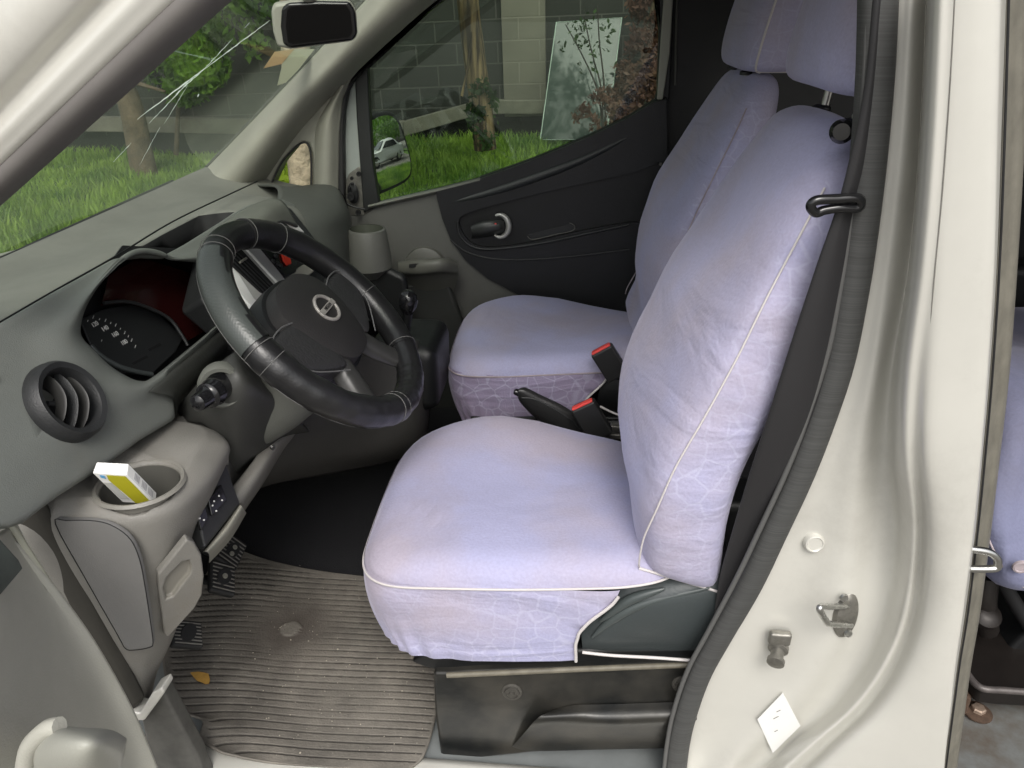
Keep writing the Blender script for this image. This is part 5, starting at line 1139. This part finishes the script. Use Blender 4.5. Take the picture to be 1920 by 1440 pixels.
# grass blades
def grass(name, x0, x1, y0, y1, n, h0, h1, m, seed):
    rnd = random.Random(seed); vs, fs, tn = [], [], []
    for i in range(n):
        x = rnd.uniform(x0, x1); y = y0+(y1-y0)*rnd.random()**1.1; h = rnd.uniform(h0, h1)*(1+.8*noise.noise(V(x*1.3, y*1.3, seed)))*(.7 if y > 6 else 1)
        GZ = gz(x)+.02; a = rnd.uniform(0, 6.28); w = rnd.uniform(.003, .008)*(1+y*.06); lean = rnd.uniform(.1, .7)*h; b = rnd.uniform(0, 6.28)
        dx, dy = math.cos(a)*w, math.sin(a)*w; lx, ly = math.cos(b)*lean, math.sin(b)*lean; k = len(vs)
        vs += [(x-dx, y-dy, GZ-.03), (x+dx, y+dy, GZ-.03), (x+dx*.7+lx*.35, y+dy*.7+ly*.35, GZ+h*.6), (x-dx*.7+lx*.35, y-dy*.7+ly*.35, GZ+h*.6), (x+lx, y+ly, GZ+h)]
        fs += [(k, k+1, k+2, k+3), (k+3, k+2, k+4)]
    o = mesh(name, vs, fs, m, smooth=False, recalc=False); o['kind'] = 'stuff'; tag(o, 'long green grass growing between the van and the block wall', 'grass'); return o
def leafmat(name, c1_, c2_, sc=3):
    m = bpy.data.materials.new(name); m.use_nodes = True; t, p = nodes(m); L = t.links.new
    tc = t.nodes.new('ShaderNodeTexCoord'); nz = t.nodes.new('ShaderNodeTexNoise'); nz.inputs['Scale'].default_value = sc; nz.inputs['Detail'].default_value = 8; L(tc.outputs['Object'], nz.inputs['Vector'])
    rp = t.nodes.new('ShaderNodeValToRGB'); rp.color_ramp.elements[0].position = .35; rp.color_ramp.elements[1].position = .65; rp.color_ramp.elements[0].color = (*c1_, 1); rp.color_ramp.elements[1].color = (*c2_, 1)
    L(nz.outputs[0], rp.inputs[0]); L(rp.outputs[0], p.inputs['Base Color']); p.inputs['Roughness'].default_value = .6
    tl = t.nodes.new('ShaderNodeBsdfTranslucent'); L(rp.outputs[0], tl.inputs[0]); ms = t.nodes.new('ShaderNodeMixShader'); ms.inputs[0].default_value = .4
    o = t.nodes['Material Output']; L(p.outputs[0], ms.inputs[1]); L(tl.outputs[0], ms.inputs[2]); L(ms.outputs[0], o.inputs[0]); return m
grass('grass', -9, 5.5, 1.78, 7.65, 110000, .06, .16, leafmat('grass_blades', (.09, .20, .02), (.33, .49, .07), 2), 1)
# block wall
def tilt(p_, x0=-.5, a=R(2.5)):     # the plot slopes a little relative to the van
    return p_+V(0, 0, (p_.x-x0)*math.tan(a))
WY = 7.75
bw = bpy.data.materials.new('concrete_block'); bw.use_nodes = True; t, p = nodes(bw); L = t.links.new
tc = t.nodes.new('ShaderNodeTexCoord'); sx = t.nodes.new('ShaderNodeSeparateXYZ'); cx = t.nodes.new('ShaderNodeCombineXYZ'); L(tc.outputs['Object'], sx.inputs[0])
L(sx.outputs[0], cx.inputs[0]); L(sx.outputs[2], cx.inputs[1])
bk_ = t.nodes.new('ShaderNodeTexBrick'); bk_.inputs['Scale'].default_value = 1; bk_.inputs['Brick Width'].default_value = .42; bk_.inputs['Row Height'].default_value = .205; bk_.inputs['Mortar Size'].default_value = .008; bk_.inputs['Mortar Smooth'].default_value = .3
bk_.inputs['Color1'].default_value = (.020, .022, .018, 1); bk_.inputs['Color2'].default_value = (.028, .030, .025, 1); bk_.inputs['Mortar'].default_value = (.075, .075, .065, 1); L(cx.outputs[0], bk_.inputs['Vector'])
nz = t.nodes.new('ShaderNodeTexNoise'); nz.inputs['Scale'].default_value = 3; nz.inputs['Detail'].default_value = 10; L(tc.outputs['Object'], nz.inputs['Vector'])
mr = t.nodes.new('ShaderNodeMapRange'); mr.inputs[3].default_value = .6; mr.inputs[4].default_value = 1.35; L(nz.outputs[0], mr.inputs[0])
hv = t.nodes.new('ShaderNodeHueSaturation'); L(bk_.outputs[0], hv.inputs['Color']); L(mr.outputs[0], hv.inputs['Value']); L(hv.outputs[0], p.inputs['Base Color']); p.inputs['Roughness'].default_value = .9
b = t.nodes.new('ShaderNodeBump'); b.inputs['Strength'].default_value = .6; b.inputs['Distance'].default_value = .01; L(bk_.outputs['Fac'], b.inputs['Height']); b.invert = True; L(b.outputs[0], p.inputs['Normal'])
wall = thing('block_wall', (0, WY, 0), 'dark grey concrete block wall with a lighter pillar and beam, behind the grass', 'wall')
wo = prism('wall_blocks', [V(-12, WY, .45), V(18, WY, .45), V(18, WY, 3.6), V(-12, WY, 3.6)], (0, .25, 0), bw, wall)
wo.rotation_euler = (0, -R(2.5), 0)
cb = bpy.data.materials.new('pale_block'); cb.use_nodes = True
bw2 = bw.copy(); bw2.name = 'pale_block_pillar'
for n_ in bw2.node_tree.nodes:
    if n_.type == 'TEX_BRICK':
        n_.inputs['Color1'].default_value = (.15, .14, .112, 1); n_.inputs['Color2'].default_value = (.175, .163, .13, 1); n_.inputs['Mortar'].default_value = (.21, .195, .16, 1)
pa, pb = A(948, 60, y=WY-.1).x, A(1030, 60, y=WY-.1).x
pw = prism('wall_pillar', [V(pa, WY-.08, .5), V(pb, WY-.08, .5), V(pb, WY-.08, 3.7), V(pa, WY-.08, 3.7)], (0, .1, 0), bw2, wall, .005); pw.rotation_euler = (0, -R(1.8), 0)
conc = mat('concrete_beam', (.20, .19, .15), .9, bump=.6, bscale=30, var=.35, vscale=4)
zb1, zb0 = A(900, 188, y=WY-.1).z, A(900, 214, y=WY-.1).z
bx0 = A(895, 200, y=WY-.1).x; bx1 = A(757, 240, y=WY-.1).x
prism('wall_beam', [V(bx0, WY-.12, zb0), V(5.6, WY-.12, zb0+.1), V(5.6, WY-.12, zb1+.1), V(bx0, WY-.12, zb1)], (0, .14, 0), conc, wall, .01)
zl1, zl0 = A(757, 228, y=WY-.1).z, A(757, 256, y=WY-.1).z
prism('wall_beam', [V(bx1, WY-.12, zl0), V(bx0-.003, WY-.12, zb0-.01), V(bx0-.003, WY-.12, zb1-.01), V(bx1, WY-.12, zl1)], (0, .14, 0), conc, wall, .01)
prism('wall_beam', [V(-12, WY-.12, zl0+.02), V(bx1-.003, WY-.12, zl0), V(bx1-.003, WY-.12, zl1), V(-12, WY-.12, zl1+.02)], (0, .14, 0), conc, wall, .01)
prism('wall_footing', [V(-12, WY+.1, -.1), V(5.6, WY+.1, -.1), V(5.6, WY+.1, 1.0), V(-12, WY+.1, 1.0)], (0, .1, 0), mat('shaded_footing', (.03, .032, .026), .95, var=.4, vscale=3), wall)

# leaf clusters
def foliage(name, c, rad, n, size, m, parent, seed, squash=(1, 1, 1), holes=.35):
    rnd = random.Random(seed); vs, fs = [], []
    c = Vector(c)
    while len(fs) < n:
        d = Vector((rnd.gauss(0, 1), rnd.gauss(0, 1), rnd.gauss(0, 1))).normalized()*(rnd.random()**.45)
        p_ = V(d.x*squash[0], d.y*squash[1], d.z*squash[2])*rad
        if noise.noise((c+p_)*(1.6/max(rad, .3))*1.3+V(seed, 0, 0)) < -holes+rnd.random()*.35*d.length: continue
        p_ = c+p_; s_ = size*rnd.uniform(.5, 1.2)
        a = Vector((rnd.gauss(0, 1), rnd.gauss(0, 1), rnd.gauss(0, .6))).normalized(); b_ = a.orthogonal().normalized(); b_ = (Matrix.Rotation(rnd.uniform(0, 6.28), 3, a) @ b_)
        k = len(vs); q_ = a.cross(b_)
        vs += [p_-b_*s_, p_+q_*s_*.45, p_+b_*s_, p_-q_*s_*.45]; fs.append((k, k+1, k+2, k+3))
    return mesh(name, vs, fs, m, parent, smooth=False, recalc=False)
bark = mat('bark', (.16, .12, .075), .95, bump=.9, bscale=30, var=.5, vscale=9, dist=.02)
gl1 = leafmat('leaves_bright', (.07, .17, .015), (.17, .34, .03)); gl2 = leafmat('leaves_dark', (.02, .05, .01), (.06, .13, .02)); gl3 = leafmat('leaves_red', (.10, .04, .03), (.20, .11, .07)); gl4 = leafmat('leaves_lime', (.16, .30, .02), (.38, .5, .05))
def trunk(name, pts, r0, r1, m, parent): return tube(name, pts, lambda t: r0+(r1-r0)*t, m, parent, n=5, k=12)
tr1 = thing('tree', A(262, 282, y=6.6), 'slim tree with a leaning pale trunk standing before the wall, seen through the windscreen', 'tree')
b0 = A(264, 292, y=6.6); trunk('trunk', [b0+V(0, 0, -.2), b0, A(248, 210, y=6.6), A(225, 140, y=6.6), A(205, 60, y=6.6), A(190, -60, y=6.6), A(170, -260, y=6.6)], .13, .07, bark, tr1)
trunk('limb', [A(228, 150, y=6.6), A(262, 158, y=6.6), A(310, 172, y=6.6)], .03, .012, bark, tr1)
foliage('crown', A(150, -420, y=6.6), 1.7, 4000, .09, gl2, tr1, 3, (1.2, 1, .8))
sh = thing('shrub', A(330, 300, y=7.0), 'bright green bush hanging in front of the block wall above the windscreen crack', 'shrub')
foliage('foliage', A(335, 70, y=7.0), .55, 3600, .055, gl1, sh, 5, (.95, .6, 1.15), .2); foliage('foliage', A(352, 140, y=6.9), .28, 1100, .05, gl1, sh, 6, (1, .7, 1), .3)
foliage('foliage', A(440, 10, y=7.2), .5, 900, .05, gl1, sh, 8, (1.1, .5, 1), .1)
trunk('stem', [A(330, 290, y=7.1), A(335, 180, y=7.1), A(335, 80, y=7.0)], .025, .015, bark, sh)
ps = thing('wooden_post', A(905, 272, y=6.2), 'weathered brown wooden post with peeling pale bark in front of the wall', 'post')
wood = bpy.data.materials.new('peeled_wood'); wood.use_nodes = True; t, p = nodes(wood); L = t.links.new
tc = t.nodes.new('ShaderNodeTexCoord'); mp = t.nodes.new('ShaderNodeMapping'); mp.inputs['Scale'].default_value = (16, 16, 1.2); nz = t.nodes.new('ShaderNodeTexNoise'); nz.inputs['Scale'].default_value = 1.5; nz.inputs['Detail'].default_value = 8
L(tc.outputs['Object'], mp.inputs[0]); L(mp.outputs[0], nz.inputs['Vector']); rp = t.nodes.new('ShaderNodeValToRGB'); e = rp.color_ramp.elements
e[0].position = .4; e[0].color = (.045, .03, .018, 1); e[1].position = .62; e[1].color = (.36, .25, .13, 1); L(nz.outputs[0], rp.inputs[0]); L(rp.outputs[0], p.inputs['Base Color']); p.inputs['Roughness'].default_value = .9
b = t.nodes.new('ShaderNodeBump'); b.inputs['Strength'].default_value = .8; b.inputs['Distance'].default_value = .02; L(nz.outputs[0], b.inputs['Height']); L(b.outputs[0], p.inputs['Normal'])
trunk('post_shaft', [A(910, 280, y=6.2), A(902, 200, y=6.2), A(890, 110, y=6.2), A(878, 10, y=6.2), A(868, -120, y=6.2)], .10, .085, wood, ps)
trunk('split_strip', [A(866, 180, y=6.1), A(876, 130, y=6.1), A(885, 60, y=6.1)], .012, .01, wood, ps)
foliage('ivy', A(905, 215, y=6.1), .28, 420, .035, gl2, ps, 12, (.5, .4, 1.1), .1)
# leaning glass sheet
gs = thing('glass_sheet', A(1090, 262, y=7.2), 'tall rectangular sheet of glass leaning against the block wall', 'glass sheet')
shg = mat('sheet_glass', (.045, .065, .055), .06, .0, spec=.25)
t, p = nodes(shg); 
g4 = [A(1013, 262, y=7.15), A(1137, 262, y=7.15), A(1166, 33, y=7.6), A(1043, 42, y=7.6)]
prism('pane', g4, (0, .02, 0), shg, gs); tube('pane_edge', g4, .006, mat('edge_pale', (.45, .55, .48), .3), gs, closed=True, n=1)
sg = thing('sapling', A(1132, 250, y=6.9), 'thin bare stemmed sapling with a few dark leaves before the leaning glass', 'plant')
for P6 in ([(1132, 245), (1120, 170), (1095, 110), (1060, 45)], [(1130, 245), (1128, 170), (1110, 100), (1095, 30)], [(1136, 245), (1132, 150), (1124, 80), (1120, 10)]):
    trunk('stem', [A(a, b, y=6.9) for a, b in P6], .010, .005, mat('stem_dark', (.03, .025, .02), .9), sg)
foliage('leaves', A(1118, 205, y=6.85), .25, 260, .035, gl3, sg, 21, (1, .6, .8), .0); foliage('leaves', A(1110, 80, y=6.85), .3, 120, .03, gl2, sg, 22, (1, .6, 1), .0)
vn = thing('vine', A(1200, 220, y=7.3), 'reddish brown dry vine climbing the right end of the block wall', 'vine')
for i, (a, b, r_) in enumerate([(1225, 20, .30), (1220, 80, .28), (1208, 130, .30), (1185, 175, .32), (1160, 215, .3), (1235, 120, .4)]):
    foliage('foliage', A(a, b, y=7.3), r_, 900, .04, gl3, vn, 30+i, (.9, .4, 1), .05)
trunk('stem', [A(1190, 240, y=7.35), A(1205, 120, y=7.35), A(1225, 0, y=7.35), A(1235, -100, y=7.35)], .03, .015, bark, vn)
# foliage + pale trunk behind the quarter window
t2 = thing('tree', A(565, 340, y=3.4), 'pale barked tree right beside the van, seen through the small quarter window', 'tree')
pb_ = mat('pale_bark', (.42, .36, .27), .9, bump=.9, bscale=25, var=.45, vscale=18, dist=.02)
trunk('trunk', [V(A(572, 400, y=3.0).x, 3.0, 0), A(568, 330, y=3.0), A(562, 260, y=3.0), A(556, 150, y=3.0), A(550, -100, y=3.0)], .07, .065, pb_, t2)
foliage('crown', A(520, -560, y=4.0), 1.5, 5000, .09, gl2, t2, 40, (1.2, 1.2, .8))
b2 = thing('shrub', A(530, 345, y=3.2), 'lime green leafy bush glimpsed at the corner of the quarter window', 'shrub')
foliage('foliage', A(526, 322, y=3.3), .20, 900, .03, gl4, b2, 41, (1, .8, 1), .3)
# taller trees that shade the wall
for i, (x, y_, s_) in enumerate([(-5.5, 10.5, 2.6), (-.5, 11, 2.8), (4.5, 10.5, 2.6)]):
    tt = thing('tree', (x, y_, 0), ['leafy tree behind the left end of the block wall', 'leafy tree behind the middle of the block wall', 'leafy tree behind the right end of the block wall'][i], 'tree', 'trees behind the wall')
    trunk('trunk', [V(x, y_, 0), V(x+.1, y_, 1.5), V(x, y_, 3.2), V(x-.1, y_, 5)], .18, .1, bark, tt)
    foliage('crown', V(x, y_-.6, 5.6), s_, 7000, .13, gl2, tt, 50+i, (1.2, 1.1, .85))
# parked cars seen in the side mirror
def car(x, y_, rz, label, pm_):
    c = thing('parked_car', (x, y_, 0), label, 'car', 'cars parked behind the van')
    M = Matrix.Translation((x, y_, 0)) @ Matrix.Rotation(rz, 4, 'Z')
    def q(*a): return M @ V(*a)
    rows = []
    for X, zt, hw in ((-2.1, .62, .62), (-2.0, .76, .76), (-1.2, .88, .84), (-.8, .93, .86), (-.1, 1.38, .70), (.8, 1.42, .68), (1.5, 1.02, .80), (1.95, .96, .78), (2.1, .7, .66)):
        rows.append([q(X, -hw*.9, .25), q(X, -.86 if abs(X) < 1.9 else -hw, .45), q(X, -(.86 if abs(X) < 1.9 else hw), .72 if zt > .8 else zt-.06), q(X, -hw*.95, zt-.04), q(X, 0, zt), q(X, hw*.95, zt-.04), q(X, .86 if abs(X) < 1.9 else hw, .72 if zt > .8 else zt-.06), q(X, .86 if abs(X) < 1.9 else hw, .45), q(X, hw*.9, .25)])
    grid('body', rows, pm_, c, n=3, m=3, cu=True, capa=True, capb=True)
    wg = mat('car_glass', (.02, .025, .03), .08)
    for s_ in (-1, 1):
        prism('side_window', [q(-.62, s_*.83, .96), q(1.2, s_*.83, .98), q(.85, s_*.73, 1.32), q(-.05, s_*.74, 1.32)], M.to_3x3() @ V(0, s_*.02, 0), wg, c)
        for X in (-1.3, 1.3):
            w_ = lathe('wheel', [(.32, -.1), (.32, .06), (.28, .08), (.2, .07), (.19, .04), (0, .05)], q(X, s_*.80, .32), M.to_3x3() @ V(0, s_, 0), rubber2, c, k=24)
            lathe('rim', [(.2, 0), (.19, .03), (.05, .045), (0, .05)], q(X, s_*.83, .32), M.to_3x3() @ V(0, s_, 0), chrome, w_, k=20)
        lathe('headlight', [(0, .03), (.10, .02), (.12, 0)], q(-2.03, s_*.55, .68), M.to_3x3() @ V(-1, 0, .2), white_m, c, k=16)
    prism('windscreen', [q(-.86, -.66, .96), q(-.86, .66, .96), q(-.2, .56, 1.34), q(-.2, -.56, 1.34)], M.to_3x3() @ V(-.03, 0, .03), wg, c)
sil = mat('car_silver', (.55, .56, .58), .25, .7, coat=.5); whi = mat('car_white', (.75, .75, .74), .3, 0, coat=.5); blk = mat('car_dark', (.05, .055, .07), .25, .3, coat=.5)
for i, (lb, m_) in enumerate([('white car parked nearest in the side mirror reflection', whi), ('silver car parked second in the row reflected in the side mirror', sil), ('dark car parked third in the row reflected in the side mirror', blk), ('pale silver car parked farthest in the side mirror reflection', sil)]):
    car(10.5+i*2.7, 3.3+i*.35, R(70), lb, m_)
t3 = thing('tree', (26, 7, 0), 'large leafy tree beyond the parked cars', 'tree')
trunk('trunk', [V(26, 7, 0), V(26, 7, 2), V(26, 7, 4)], .25, .15, bark, t3); foliage('crown', V(26, 7, 3.6), 4, 8000, .25, gl1, t3, 60, (1.6, 1.3, .8))
